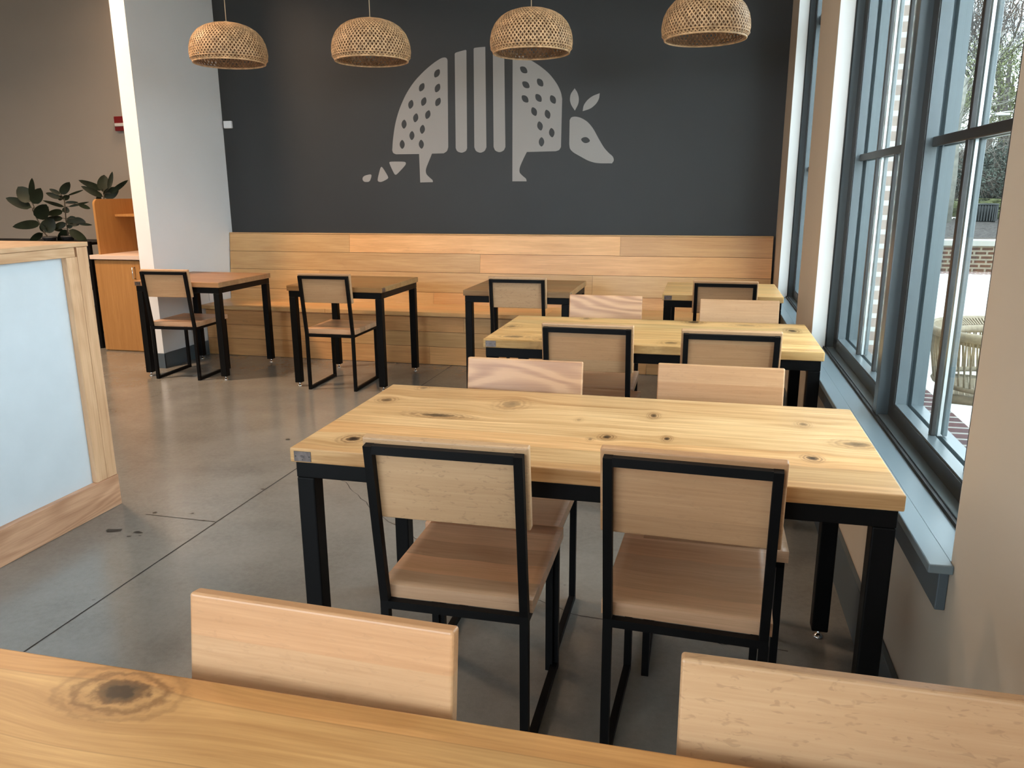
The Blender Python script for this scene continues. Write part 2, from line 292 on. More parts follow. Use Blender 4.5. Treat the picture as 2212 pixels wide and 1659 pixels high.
def glass_mat():
    t = NT('window_glass')
    tr = t.n('ShaderNodeBsdfTransparent'); tr.inputs[0].default_value = (.975,.99,.985,1)
    gl = t.n('ShaderNodeBsdfGlossy'); gl.inputs['Roughness'].default_value = .0; gl.inputs['Color'].default_value = (.9,.95,.95,1)
    ge = t.n('ShaderNodeNewGeometry'); c = t.math('ABSOLUTE', t.vm('DOT_PRODUCT', ge.outputs['Normal'], ge.outputs['Incoming']))
    f = t.math('ADD', t.math('MULTIPLY', t.math('POWER', t.math('SUBTRACT', 1.0, c, clamp=True), 5.0), .96), .04)
    mx = t.n('ShaderNodeMixShader'); t.l(t.math('MULTIPLY', f, .22), mx.inputs[0]); t.l(tr.outputs[0], mx.inputs[1]); t.l(gl.outputs[0], mx.inputs[2])
    t.l(mx.outputs[0], t.out.inputs[0]); return t.m
M['glass'] = glass_mat()
def brick_mat(name, c1, c2, mortar, scale=1.0, bw=.2, bh=.067, m=.012, plane='xz'):
    t = NT(name); v = t.obj(); sp = t.n('ShaderNodeSeparateXYZ'); t.l(v, sp.inputs[0]); cb = t.n('ShaderNodeCombineXYZ')
    if plane == 'auto':
        t.l(t.math('ADD', sp.outputs[0], sp.outputs[1]), cb.inputs[0]); t.l(sp.outputs[2], cb.inputs[1])
    else:
        t.l(sp.outputs['xyz'.index(plane[0])], cb.inputs[0]); t.l(sp.outputs['xyz'.index(plane[1])], cb.inputs[1])
    b = t.n('ShaderNodeTexBrick'); t.l(cb.outputs[0], b.inputs['Vector'])
    b.inputs['Scale'].default_value = 1.0; b.inputs['Brick Width'].default_value = bw; b.inputs['Row Height'].default_value = bh
    b.inputs['Mortar Size'].default_value = m; b.inputs['Mortar Smooth'].default_value = .1; b.inputs['Bias'].default_value = 0
    b.inputs['Color1'].default_value = (*c1,1); b.inputs['Color2'].default_value = (*c2,1); b.inputs['Mortar'].default_value = (*mortar,1)
    n = t.noise(v, 25, 4); col = t.mix(.5, b.outputs['Color'], t.mix(1.0, b.outputs['Color'], t.ramp(n, [(.3,(.6,.6,.6)),(.7,(1,1,1))]), 'MULTIPLY'))
    t.bsdf(col, .85, 0, b.outputs['Fac'], -.3, .2, 0, .004); return t.m
M['brick_facade'] = brick_mat('facade_brick', (.30,.22,.18), (.36,.27,.22), (.55,.54,.50), bw=.2, bh=.0675, m=.012, plane='auto')
M['brick_low'] = brick_mat('planter_brick', (.045,.017,.011), (.03,.015,.012), (.15,.135,.10), bw=.205, bh=.075, m=.016, plane='xz')
M['paver'] = brick_mat('red_paver', (.085,.030,.028), (.065,.026,.025), (.36,.35,.32), bw=.2, bh=.1, m=.01, plane='xy')
M['rowlock'] = brick_mat('rowlock_brick', (.060,.017,.016), (.045,.016,.016), (.20,.19,.17), bw=.9, bh=.072, m=.009, plane='xy')
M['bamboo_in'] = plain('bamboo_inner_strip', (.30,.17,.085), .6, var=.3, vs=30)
M['patio'] = plain('patio_concrete', (.27,.265,.235), .85, var=.08, vs=2)
M['capstone'] = plain('cap_stone', (.20,.20,.18), .8)
def mulch():
    t = NT('bark_mulch'); v = t.obj(); n = t.noise(v, 14, 6, .75, 1.5); n2 = t.noise(v, 1.2, 3)
    c = t.ramp(n, [(.38,(.010,.008,.007)),(.5,(.035,.028,.024)),(.64,(.10,.088,.08))]); t.bsdf(c, .9, 0, n, 1.0, .2, 0, .05); return t.m
M['mulch'] = mulch()
M['ground_far'] = plain('woodland_litter', (.05,.039,.027), .95, var=.5, vs=1.2, bstr=.6, bscale=8)
M['bark'] = plain('grey_brown_bark', (.04,.032,.027), .9, var=.3, vs=14, bstr=.5, bscale=30)
M['bark_pale'] = plain('pale_bark', (.12,.115,.095), .9, var=.3, vs=8, bstr=.5, bscale=30)
M['twig'] = plain('bare_twigs', (.045,.036,.030), .9, var=.3, vs=5)
M['twig_pale'] = plain('pale_bare_twigs', (.085,.070,.055), .9, var=.3, vs=5)
M['leaf_yellow'] = plain('yellow_green_leaf', (.085,.095,.030), .7, var=.4, vs=3)
M['leaf_dark'] = plain('evergreen_leaf', (.022,.030,.020), .7, var=.5, vs=3)
M['hedge'] = plain('hedge_leaf', (.06,.066,.018), .8, var=.45, vs=9)
M['bin'] = plain('black_bin', (.010,.012,.012), .45)
M['rope'] = plain('beige_rope', (.17,.14,.095), .85, var=.2, vs=80, bstr=.5, bscale=250)
M['teak'] = plain('pale_teak', (.17,.12,.06), .6, var=.2, vs=20)
M['pole'] = plain('pale_metal_pole', (.30,.29,.26), .5, .3)

# ================================================================== THE SETTING
XW = .545          # interior face of the window wall
YF = 6.62          # mural wall
ZC = 3.9           # ceiling
XO = .875          # exterior face
b = bm_new(); box(b, -9.2, .56, -3.3, 7.8, -.12, 0); fl = struct('floor', b, M['floor'])
def ribbon(name, pts, w, mat, parent, jit=0.0):
    bm = bm_new(); L = []; R = []
    P = [Vector((x, y, .0009)) for x, y in pts]
    if jit:
        Q = [P[0]]
        for a, c in zip(P, P[1:]):
            for k in range(1, 4):
                q = a.lerp(c, k/3); 
                if k < 3: q += Vector((random.uniform(-jit,jit), random.uniform(-jit,jit), 0))
                Q.append(q)
        P = Q
    for i, p in enumerate(P):
        t = (P[min(i+1,len(P)-1)]-P[max(i-1,0)]).normalized(); s = Vector((-t.y, t.x, 0))*w/2*(random.uniform(.5,1.3) if jit else 1)
        L.append(bm.verts.new(p+s)); R.append(bm.verts.new(p-s))
    for i in range(len(P)-1): bm.faces.new((R[i], R[i+1], L[i+1], L[i]))
    return obj(name, bm, mat, parent)
ribbon('floor_joint', [(-2.03,-3.15),(-2.035,3.0),(-2.01,6.08)], .006, M['crack'], fl)
ribbon('floor_joint', [(-2.04,2.80),(-2.40,2.803)], .004, M['crack'], fl)
ribbon('floor_joint', [(-2.01,4.72),(.5,4.74)], .004, M['crack'], fl)
for c in ([(-1.80,3.43),(-1.69,3.38),(-1.60,3.27),(-1.48,3.16),(-1.43,3.09),(-1.32,3.0),(-1.23,2.94),(-1.17,2.89),(-1.12,2.84),(-.98,2.78),(-.8,2.66),(-.62,2.5)],
          [(-.62,2.5),(-.52,2.457),(-.46,2.44),(-.39,2.395),(-.27,2.382),(-.13,2.368),(-.10,2.346),(-.04,2.351),(.03,2.343),(.12,2.317),(.21,2.325),(.32,2.326)]):
    ribbon('floor_crack', c, .0032, M['crack'], fl, .006)
def blotch(x, y, s, n=7):
    bm = bm_new(); vs = []
    for k in range(n):
        a = 2*PI*k/n; r = s*random.uniform(.35, 1)
        vs.append(bm.verts.new((x+r*math.cos(a)*1.6, y+r*math.sin(a), .0008)))
    bm.faces.new(vs); return bm
M['stain'] = plain('floor_stain', (.045,.040,.034), .6)
for x, y, s in ((-2.42,2.62,.030),(-2.30,2.63,.016),(-2.31,2.585,.008),(-2.27,2.60,.006),(-2.10,2.80,.008),(-2.20,2.86,.008),(-2.62+.25,2.83,.012),(-2.33,3.95,.020),(-2.05,3.2,.010),(-1.72,3.08,.010),(-.95,2.6,.012)):
    obj('floor_stain', blotch(x, y, s), M['stain'], fl)

def wall_x(name, x0, x1, y0, y1, openings, mat, z1=ZC):
    """wall in the Y-Z plane with openings (ya, yb, za, zb)"""
    bm = bm_new(); y = y0
    for ya, yb, za, zb in sorted(openings):
        if ya > y: box(bm, x0, x1, y, ya, 0, z1)
        if za > 0: box(bm, x0, x1, ya, yb, 0, za)
        if zb < z1: box(bm, x0, x1, ya, yb, zb, z1)
        y = yb
    if y1 > y: box(bm, x0, x1, y, y1, 0, z1)
    return struct(name, bm, mat)
ZS, ZT = .62, 3.15
OP = [(1.70, 4.12, ZS, ZT), (4.815, 6.107, ZS, ZT), (-1.9, .30, ZS, ZT)]
wall_x('wall_right', XW, .745, -3.3, 7.8, OP, M['paint_shaded'])
wall_x('wall_exterior', .746, XO, -3.9, 7.8, [(a, c, .475, z1) for a, c, z0, z1 in OP], M['brick_facade'], 4.6)
b = bm_new(); box(b, -4.45, XW, YF, YF+.14, 0, ZC); struct('wall_back', b, M['charcoal'])
b = bm_new(); box(b, -4.45, -4.32, 5.485, YF, 0, ZC); struct('wall_return', b, M['paint_plain'])
b = bm_new(); box(b, -9.2, -4.45, 7.62, 7.8, 0, ZC); struct('wall_far', b, M['paint_tan'])
b = bm_new(); box(b, -4.60, -4.45, YF+.14, 7.8, 0, ZC); struct('wall_passage', b, M['paint_tan'])
b = bm_new(); box(b, -9.3, -9.2, -3.3, 7.8, 0, ZC); struct('wall_left', b, M['paint_tan'])
b = bm_new()
box(b, -9.2, -6.0, -3.3, -3.2, 0, ZC); box(b, -.6, XW, -3.3, -3.2, 0, ZC); box(b, -6.0, -.6, -3.3, -3.2, 0, .15); box(b, -6.0, -.6, -3.3, -3.2, 2.9, ZC)
struct('wall_front', b, M['paint_white'])
b = bm_new(); box(b, -9.3, XW+.2, -3.3, 7.8, ZC, ZC+.1); struct('ceiling', b, M['ceiling'])
# baseboards
b = bm_new(); box(b, XW-.018, XW-.0005, -3.2, 6.08, 0, .185, .003); struct('baseboard_right', b, M['trim_blue'])
b = bm_new(); box(b, -4.452, -4.306, 5.470, 5.4845, 0, .125, .002); box(b, -4.3195, -4.306, 5.471, 6.08, 0, .125, .002); struct('baseboard_return', b, M['trim_blue'])
b = bm_new(); box(b, -9.2, -4.62, 7.60, 7.6195, 0, .125); struct('baseboard_far', b, M['trim_blue'])

# ---- windows
def ring(bm, x0, x1, y0, y1, z0, z1, w, bev=.0015):
    box(bm, x0, x1, y0, y0+w, z0, z1, bev); box(bm, x0, x1, y1-w, y1, z0, z1, bev)
    box(bm, x0, x1, y0+w, y1-w, z0, z0+w, bev); box(bm, x0, x1, y0+w, y1-w, z1-w, z1, bev)
def window(name, y0, y1, z0, z1, units, horn=.025, sill=True, lites=3):
    root = empty(name, (.66, (y0+y1)/2, z0)); root['kind'] = 'structure'
    inv = -Vector(root.location)
    def put(nm, bm, mat, label=None):
        bmesh.ops.translate(bm, verts=bm.verts, vec=inv); o = obj(nm, bm, mat, root)
        if label: o['label'] = label
        return o
    zb = z0+.022
    MC = 2.882                                           # centre of the mullion in a two-unit window
    W = (y1-y0)/units
    bm = bm_new(); ring(bm, .618, .660, y0, y1, zb, z1, .006); ring(bm, .660, .745, y0, y1, zb, z1, .030)
    put('window_frame', bm, M['frame'])
    bm = bm_new(); box(bm, XW+.001, .617, y1-.004, y1-.0003, z0+.022, z1); box(bm, XW+.001, .617, y0+.0003, y0+.004, z0+.022, z1); box(bm, XW+.001, .617, y0+.005, y1-.005, z1-.004, z1-.0003)  # thin layer over the returns, carrying the daylit white
    put('lit_jamb_layer', bm, M['jamb_lit'], 'window return with daylight painted into its white')
    bm = bm_new(); box(bm, .604, .611, y0, y1, zb-.001, zb+.008); box(bm, .6115, .6175, y1-.012, y1-.0045, zb, z1); put('gasket', bm, M['gasket'])
    cuts = [y0] + [y0+W*k for k in range(1, units)] + [y1]
    if name == 'window_1': cuts = [y0, MC, y1]
    for k in range(1, units):
        yc = cuts[k]; bm = bm_new(); box(bm, .612, .745, yc-.026, yc+.026, zb, z1, .002); put('mullion', bm, M['frame'])
    for k in range(units):
        a = cuts[k]+(.026 if k else .006); c = cuts[k+1]-(.026 if k < units-1 else .006)
        wl = .075; wr = .10 if k == units-1 else .075      # stile widths
        def ring2(bm, x0_, x1_, p, q, r0, r1, wb): 
            box(bm, x0_, x1_, a+p, a+q, r0, r1); box(bm, x0_, x1_, c-(q if k < units-1 else q+.025), c-p, r0, r1)
            box(bm, x0_, x1_, a+q, c-q, r0, r0+wb); box(bm, x0_, x1_, a+q, c-q, r1-wb, r1)
        bm = bm_new(); ring2(bm, .654, .6885, .0, .075, zb+.006, z1-.006, .058); ring2(bm, .7065, .744, .024, .066, zb+.031, z1-.031, .030); put('sash', bm, M['frame'])
        bm = bm_new(); ring2(bm, .650, .6535, .002, .070, zb+.008, z1-.008, .050); put('sash_face_layer', bm, M['frame_dark'], 'thin dark layer on the inner sash face')  # thin dark boxes covering the room side of the sash
        g0, g1, h0, h1 = a+.075, c-.075-(.025 if k == units-1 else 0), zb+.064, z1-.064
        gm = bm_new(); mi = bm_new(); mo = bm_new(); ms = bm_new()
        ts = [h0, 1.555, 2.52, h1]
        for j in range(1, lites):
            yy = g0+(g1-g0)*j/lites
            if name == 'window_1': yy = [[2.10, 2.435], [3.30, 3.64]][k][j-1]
            box(mi, .674, .6885, yy-.0125, yy+.0125, h0, h1, .003); box(mo, .7065, .720, yy-.011, yy+.011, h0, h1, .003); box(ms, .6935, .7015, yy-.009, yy+.009, h0, h1)
        for zz in ts[1:-1]:
            wz = .015 if zz < 2 else .03
            box(mi, .6733, .6880, g0, g1, zz-wz, zz+wz, .003); box(mo, .7070, .7205, g0, g1, zz-wz, zz+wz, .003); box(ms, .6938, .7012, g0, g1, zz-.008, zz+.008)
        put('muntin_grid', mi, M['frame_dark']); put('outer_muntin_grid', mo, M['frame']); put('pane_spacer', ms, M['spacer'])
        box(gm, .6890, .6915, g0-.004, g1+.004, h0-.004, h1+.004); box(gm, .7035, .7060, g0-.004, g1+.004, h0-.004, h1+.004); put('glass', gm, M['glass'])
    if sill:
        bm = bm_new(); box(bm, XW-.001, .603, y0+.0005, y1-.0005, z0+.0005, z0+.0205, .0); box(bm, .495, XW-.0005, y0-horn, y1+horn, z0, z0+.021, .003)
        put('sill', bm, M['sill'])
        bm = bm_new(); box(bm, .524, XW-.0005, y0-.002, y1+.002, z0-.095, z0-.0005, .002); put('apron', bm, M['trim_blue'])
        bm = bm_new(); box(bm, .746, .785, y0+.001, y1-.001, z0-.05, z0+.002, .004); box(bm, .604, .745, y0, y1, z0+.0005, zb-.0015)
        put('outer_sill', bm, M['frame'])
        bm = bm_new(); box(bm, .787, .955, y0+.001, y1-.001, z0-.144, z0-.040); put('brick_sill', bm, M['rowlock'], 'rowlock brick sill outside the glass')
    return root
window('window_1', 1.70, 4.12, ZS, ZT, 2)
window('window_2', 4.815, 6.107, ZS, ZT, 1)
window('window_3', -1.9, .30, ZS, ZT, 2)
# front windows (behind the photographer)
root = empty('window_4', (-3.4, -3.25, .15)); root['kind'] = 'structure'
bm = bm_new()
for k in range(5): x = -6.0+k*(5.34/4); box(bm, x, x+.06, -3.29, -3.21, .15, 2.9)
box(bm, -6.0, -.6, -3.29, -3.21, .15, .21); box(bm, -6.0, -.6, -3.29, -3.21, 2.84, 2.9); bmesh.ops.translate(bm, verts=bm.verts, vec=(3.4,3.25,-.15))
obj('window_frame', bm, M['frame'], root)

# ================================================================== MURAL
mur = thing('wall_mural', 'grey armadillo emblem painted on the charcoal wall above the long bench', 'mural', (-1.25, YF, 1.9))
def smooth_pts(P):
    """P: (x, z, smooth?) closed outline; round the flagged corners"""
    out = []; n = len(P)
    for i in range(n):
        x, z, s = P[i]
        if not s: out.append((x, z)); continue
        a = Vector(P[i-1][:2]); c = Vector(P[(i+1) % n][:2]); p = Vector((x, z))
        m0 = p.lerp(a, .5) if P[i-1][2] else p.lerp(a, .45); m1 = p.lerp(c, .5) if P[(i+1) % n][2] else p.lerp(c, .45)
        for t in (0, .2, .4, .6, .8, 1):
            q = m0*(1-t)**2 + p*2*t*(1-t) + m1*t*t
            q = q*.55 + (m0.lerp(m1, t)*.0 + (m0*(1-t)**2 + (p+(p-(m0+m1)/2)*.35)*2*t*(1-t) + m1*t*t))*.45
            out.append((q.x, q.y))
    return out
def leaf_hole(cx, cz, ang, L=.037, W=.0235):
    a = math.radians(ang); pts = []
    for k in range(20):
        t = 2*PI*k/20; u = math.cos(t); v = math.sin(t)
        px = W*v*(1-.30*u*u); pz = L*u
        ca, sa = math.cos(-a), math.sin(-a)
        pts.append((cx + px*ca - pz*sa, cz + px*sa + pz*ca))
    return pts
def decal(name, outline, holes, mat, parent):
    cu = bpy.data.curves.new(name, 'CURVE'); cu.dimensions = '2D'; cu.fill_mode = 'BOTH'; cu.extrude = .0006
    for pts in [outline]+holes:
        s = cu.splines.new('POLY'); s.points.add(len(pts)-1)
        for p, (x, z) in zip(s.points, pts): p.co = (x+1.25, z-1.9, 0, 1)
        s.use_cyclic_u = True
    o = bpy.data.objects.new('tmp', cu); C.objects.link(o)
    bpy.context.view_layer.update()
    me = bpy.data.meshes.new_from_object(o.evaluated_get(bpy.context.evaluated_depsgraph_get()))
    bpy.data.objects.remove(o); bpy.data.curves.remove(cu)
    me.transform(Matrix.Rotation(PI/2, 4, 'X')); me.transform(Matrix.Translation((0, -.0007, 0)))
    me.materials.clear(); me.materials.append(mat); me.name = name
    q = bpy.data.objects.new(name, me); C.objects.link(q); q.parent = parent; return q
PN = {'rear_shell':'rear_shell','band1':'shell_band','band2':'shell_band','band3':'shell_band','front_shell':'front_shell','head':'head','ear1':'ear','ear2':'ear','tail1':'tail_segment','tail2':'tail_segment','tail3':'tail_segment'}
for k, d in MURAL.items():
    hs = [leaf_hole(x, z, a, .037, .0235) for x, z, a in d['h']]
    decal(PN[k], smooth_pts(d['p']), hs, M['mural'], mur)

# ================================================================== BENCH
bx0, bx1 = -4.305, XW-.02
bench = thing('bench', 'long built-in plank bench with high back under the mural', 'bench', ((bx0+bx1)/2, 6.3, 0))
def planks(name, rows, yfun, th, mat, parent):
    """rows: (z0, z1, [x breaks], [tones])"""
    bm = bm_new(); ly = bm.faces.layers.float.new('tone')
    for z0, z1, xs, ts in rows:
        for i in range(len(xs)-1):
            before = set(bm.faces)
            a, c = xs[i]+.0008, xs[i+1]-.0008
            y0, y1 = yfun(z0), yfun(z1)
            vs = [bm.verts.new(p) for p in ((a,y0,z0+.001),(c,y0,z0+.001),(c,y0+th,z0+.001),(a,y0+th,z0+.001),(a,y1,z1-.001),(c,y1,z1-.001),(c,y1+th,z1-.001),(a,y1+th,z1-.001))]
            for f in ((3,2,1,0),(4,5,6,7),(0,1,5,4),(1,2,6,5),(2,3,7,6),(3,0,4,7)): bm.faces.new([vs[k] for k in f])
            for f in set(bm.faces)-before: f[ly] = ts[i]
    bmesh.ops.translate(bm, verts=bm.verts, vec=(-parent.location.x, -parent.location.y, 0))
    return obj(name, bm, mat, parent)
yb = lambda z: 6.565-(1.055-z)*.115
X0, X1 = bx0-.008, bx1
planks('backrest', [(.892,1.050,[X0,-3.101,-.678,X1],[.30,.93,.12]), (.730,.891,[X0,-1.88,X1],[.15,.67]), (.556,.729,[X0,-3.4,-.9,X1],[.45,.16,.30]), (.452,.555,[X0,-2.3,-.2,X1],[.58,.41,.26])], yb, .045, M['bench'], bench)
bm = bm_new(); ly = bm.faces.layers.float.new('tone')
for a, c, tn in ((X0,-2.5,.3),(-2.499,-.7,.44),(-.699,X1,.2)):
    pre = set(bm.faces); box(bm, a, c, 6.56, YF-.002, 1.051, 1.060, .002)
    for f in set(bm.faces)-pre: f[ly] = tn
bmesh.ops.translate(bm, verts=bm.verts, vec=(-bench.location.x, -bench.location.y, 0)); obj('back_cap', bm, M['bench'], bench)
bm = bm_new(); ly = bm.faces.layers.float.new('tone')
for (a, c, tn) in ((X0,-3.108,.44),(-3.107,-1.2,.58),(-1.199,X1,.30)):
    for (ya, yc, t2) in ((6.015,6.165,0),(6.166,6.33,.07),(6.331,6.50,.03)):
        pre = set(bm.faces); box(bm, a, c, ya, yc, .424, .455, .0015)
        for f in set(bm.faces)-pre: f[ly] = tn+t2
bmesh.ops.translate(bm, verts=bm.verts, vec=(-bench.location.x, -bench.location.y, 0)); obj('seat', bm, M['bench'], bench)
planks('base', [(.405,.4235,[X0,-2.557,X1],[.93,.44]),(.28,.404,[X0,-1.9,X1],[.67,.55]),(.155,.279,[X0,-3.0,-1.0,X1],[.80,.44,.6]),(.002,.154,[X0,-2.205,-.4,X1],[.40,.93,.5])], lambda z: 6.09, .03, M['bench'], bench)

# ================================================================== TABLES
glide_me = None
def table(x0, x1, y0, y1, label, group, knots=(), seedv=0, plate=None, fig=1.0, light=(.72,.48,.245), dark=(.42,.23,.09), corner=.0):
    global glide_me
    cx, cy = (x0+x1)/2, (y0+y1)/2; w, d = (x1-x0)/2, (y1-y0)/2
    t = thing('dining_table', label, 'table', (cx, cy, 0), 0, group)
    kk = [(a-cx, c-cy, rx*1.05, ry*1.05, s) for a, c, rx, ry, s in knots]
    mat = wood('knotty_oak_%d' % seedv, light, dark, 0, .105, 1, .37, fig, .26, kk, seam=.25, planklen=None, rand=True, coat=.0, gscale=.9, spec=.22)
    bm = bm_new(); box(bm, -w, w, -d, d, .7205, .76, .004, 2)
    obj('table_top', bm, mat, t)
    L = .05; ins = .010
    for sx in (-1, 1):
        for sy in (-1, 1):
            lx, ly = sx*(w-ins-L/2), sy*(d-ins-L/2)
            bm = bm_new(); box(bm, lx-L/2, lx+L/2, ly-L/2, ly+L/2, .030, .6755, .004)
            lg = obj('leg', bm, M['black'], t)
            if glide_me is None:
                g = bm_new(); lathe(g, [(.0,.0),(.017,.0),(.017,.004),(.008,.012),(.005,.014),(.005,.0305)], 14)
                glide_me = bpy.data.meshes.new('glide'); bmesh.ops.recalc_face_normals(g, faces=g.faces[:]); g.to_mesh(glide_me); g.free(); glide_me.materials.append(M['chrome'])
            go = bpy.data.objects.new('glide', glide_me); C.objects.link(go); go.parent = lg; go.location = (lx, ly, 0)
    bm = bm_new(); h0, h1 = .6755, .7203; a = w-ins; c = d-ins
    box(bm, -a, a, -c, -c+L, h0, h1, .003); box(bm, -a, a, c-L, c, h0, h1, .003)
    box(bm, -a, -a+L, -c+L, c-L, h0+.0005, h1, .003); box(bm, a-L, a, -c+L, c-L, h0+.0005, h1, .003)
    obj('apron', bm, M['black'], t)
    if plate:
        if plate == 'front':
            px, py = -w+.037, -d
            bm = bm_new(); box(bm, px-.0245, px+.0245, py-.0014, py-.0001, .7245, .7525, .0006, 1); pl = obj('plate', bm, M['plate'], t); pl['label'] = 'small antique metal plate with two screws'
            bm = bm_new()
            bm.free()
            for s in (-1, 1):
                bm = bm_new(); tube(bm, [(px+s*.0195, py-.0022, .7385), (px+s*.0195, py-.0012, .7385)], .0018, 10); obj('screw', bm, M['engraved'], pl)
            bm = bm_new()
            for (ux, uz, uw, uh) in ((0,.0005,.011,.0011),(-.002,.0030,.006,.0009),(.001,-.0020,.008,.0010),(0,-.0075,.0045,.0010),(0,-.0095,.0012,.0022)):
                box(bm, px+ux-uw/2, px+ux+uw/2, py-.0019, py-.0013, .7385+uz-uh/2, .7385+uz+uh/2)
            obj('engraving', bm, M['engraved'], pl)
        else:
            px, py = w, -d+.035
            bm = bm_new(); box(bm, px+.0001, px+.0014, py-.0245, py+.0245, .7245, .7525, .0006, 1); obj('plate', bm, M['plate'], t)['label'] = 'small antique metal plate'
    return t
GL, GS = 'long knotty oak tables by the window', 'square oak tables along the bench'
table(-.985, .505, .10, .818, 'long oak table nearest the camera, a big dark knot at its left end', GL, [(-.732,.767,.047,.029,1)], 1, None, .9, (.60,.345,.135), (.38,.19,.065))
table(-1.035, .458, 1.757, 2.473, 'long knotty oak table with black legs, second from the camera', GL, KNOTS['T2'], 2, 'front')
table(-.963, .506, 3.375, 4.088, 'long knotty oak table with black legs, farthest of the three long ones', GL, KNOTS['T3'], 3, 'front', 1.2, (.70,.48,.22), (.42,.25,.09))
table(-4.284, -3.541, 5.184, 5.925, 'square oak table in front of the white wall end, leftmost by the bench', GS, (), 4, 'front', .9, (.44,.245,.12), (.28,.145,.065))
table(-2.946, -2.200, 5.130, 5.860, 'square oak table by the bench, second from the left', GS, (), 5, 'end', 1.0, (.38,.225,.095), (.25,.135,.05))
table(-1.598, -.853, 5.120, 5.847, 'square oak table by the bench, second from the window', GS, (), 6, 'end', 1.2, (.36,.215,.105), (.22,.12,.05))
table(-.252, .500, 5.150, 5.873, 'square oak table by the bench, the one in the window corner', GS, (), 7, 'front', 1.0, (.60,.38,.16), (.40,.22,.085))

# ================================================================== CHAIRS
def make_chair(label):
    t = thing('dining_chair', label, 'chair', (0,0,0), 0, 'beech and black metal dining chairs')
    w = .379; s = .021; h = w/2-s/2; zk, zt, ln, dl = .4175, .8435, .057, .425
    for sx in (-1, 1):
        bm = bm_new(); bar(bm, (sx*h,0,.0), (sx*h,0,zk), s, s); obj('leg', bm, M['black'], t)
        bm = bm_new(); bar(bm, (sx*h,dl,.0), (sx*h,dl,zk-.0115), s, s); obj('leg', bm, M['black'], t)
        bm = bm_new(); bar(bm, (sx*h,s/2+.0003,s/2+.0008), (sx*h,dl-s/2-.0003,s/2+.0008), s*.96, s); obj('floor_runner', bm, M['black'], t)
    bm = bm_new()
    for sx in (-1, 1): bar(bm, (sx*h,0,zk+.0003), (sx*h,-ln,zt-.001), s, s)
    bar(bm, (-h+s/2,-ln+.0014,zt-s/2-.0005), (h-s/2,-ln+.0014,zt-s/2-.0005), s, s, (0,0,1)); obj('back_frame', bm, M['black'], t)
    bm = bm_new()
    z = zk-.0105
    bar(bm, (-h+s/2,0,z), (h-s/2,0,z), s, s, (0,0,1)); bar(bm, (-h-s/2,dl,z), (h+s/2,dl,z), s, s, (0,0,1))
    for sx in (-1, 1): bar(bm, (sx*h,s/2,z), (sx*h,dl-s/2,z), s, s, (0,0,1))
    obj('seat_frame', bm, M['black'], t)
    # seat board (slightly dished)
    bm = bm_new(); nx, ny = 14, 14; y0, y1 = .012, .448; hw = .197; z0 = zk+.0006; zt2 = .4515
    top = []; 
    def dish(u, v):
        a = max(0, 1-((u-.30)/.24)**2)*max(0, 1-((v-.42)/.42)**2); c = max(0, 1-((u-.70)/.24)**2)*max(0, 1-((v-.42)/.42)**2)
        return -.0045*(a+c)
    g = [[bm.verts.new((-hw+2*hw*i/nx, y0+(y1-y0)*j/ny, zt2+dish(i/nx, j/ny))) for j in range(ny+1)] for i in range(nx+1)]
    gb = [[bm.verts.new((-hw+2*hw*i/nx, y0+(y1-y0)*j/ny, z0)) for j in range(ny+1)] for i in range(nx+1)]
    for i in range(nx):
        for j in range(ny):
            f = bm.faces.new((g[i][j], g[i+1][j], g[i+1][j+1], g[i][j+1])); f.smooth = True
            bm.faces.new((gb[i][j], gb[i][j+1], gb[i+1][j+1], gb[i+1][j]))
    for i in range(nx):
        bm.faces.new((g[i][0], gb[i][0], gb[i+1][0], g[i+1][0])); bm.faces.new((g[i][ny], g[i+1][ny], gb[i+1][ny], gb[i][ny]))
    for j in range(ny):
        bm.faces.new((g[0][j], g[0][j+1], gb[0][j+1], gb[0][j])); bm.faces.new((g[nx][j], gb[nx][j], gb[nx][j+1], g[nx][j+1]))
    es = [e for e in bm.edges if len(e.link_faces) == 2 and e.calc_face_angle(0) > 1.0]
    bmesh.ops.bevel(bm, geom=es, offset=.005, segments=2, profile=.5, affect='EDGES')
    obj('seat', bm, M['beech_seat'], t)
    # backrest board, parallel to the leaning posts
    bm = bm_new(); hw = .199; hh = .212; box(bm, -hw, hw, 0, .0235, -hh, 0, .0045, 3)
    ang = math.atan2(ln, zt-zk)
    bmesh.ops.rotate(bm, verts=bm.verts, cent=(0,0,0), matrix=Matrix.Rotation(ang, 3, 'X'))
    zt3 = .857; yt = -ln*(zt3-zk)/(zt-zk)+s/2/math.cos(ang)+.0006
    bmesh.ops.translate(bm, verts=bm.verts, vec=(0, yt, zt3))
    obj('backrest', bm, M['beech'], t)
    return t
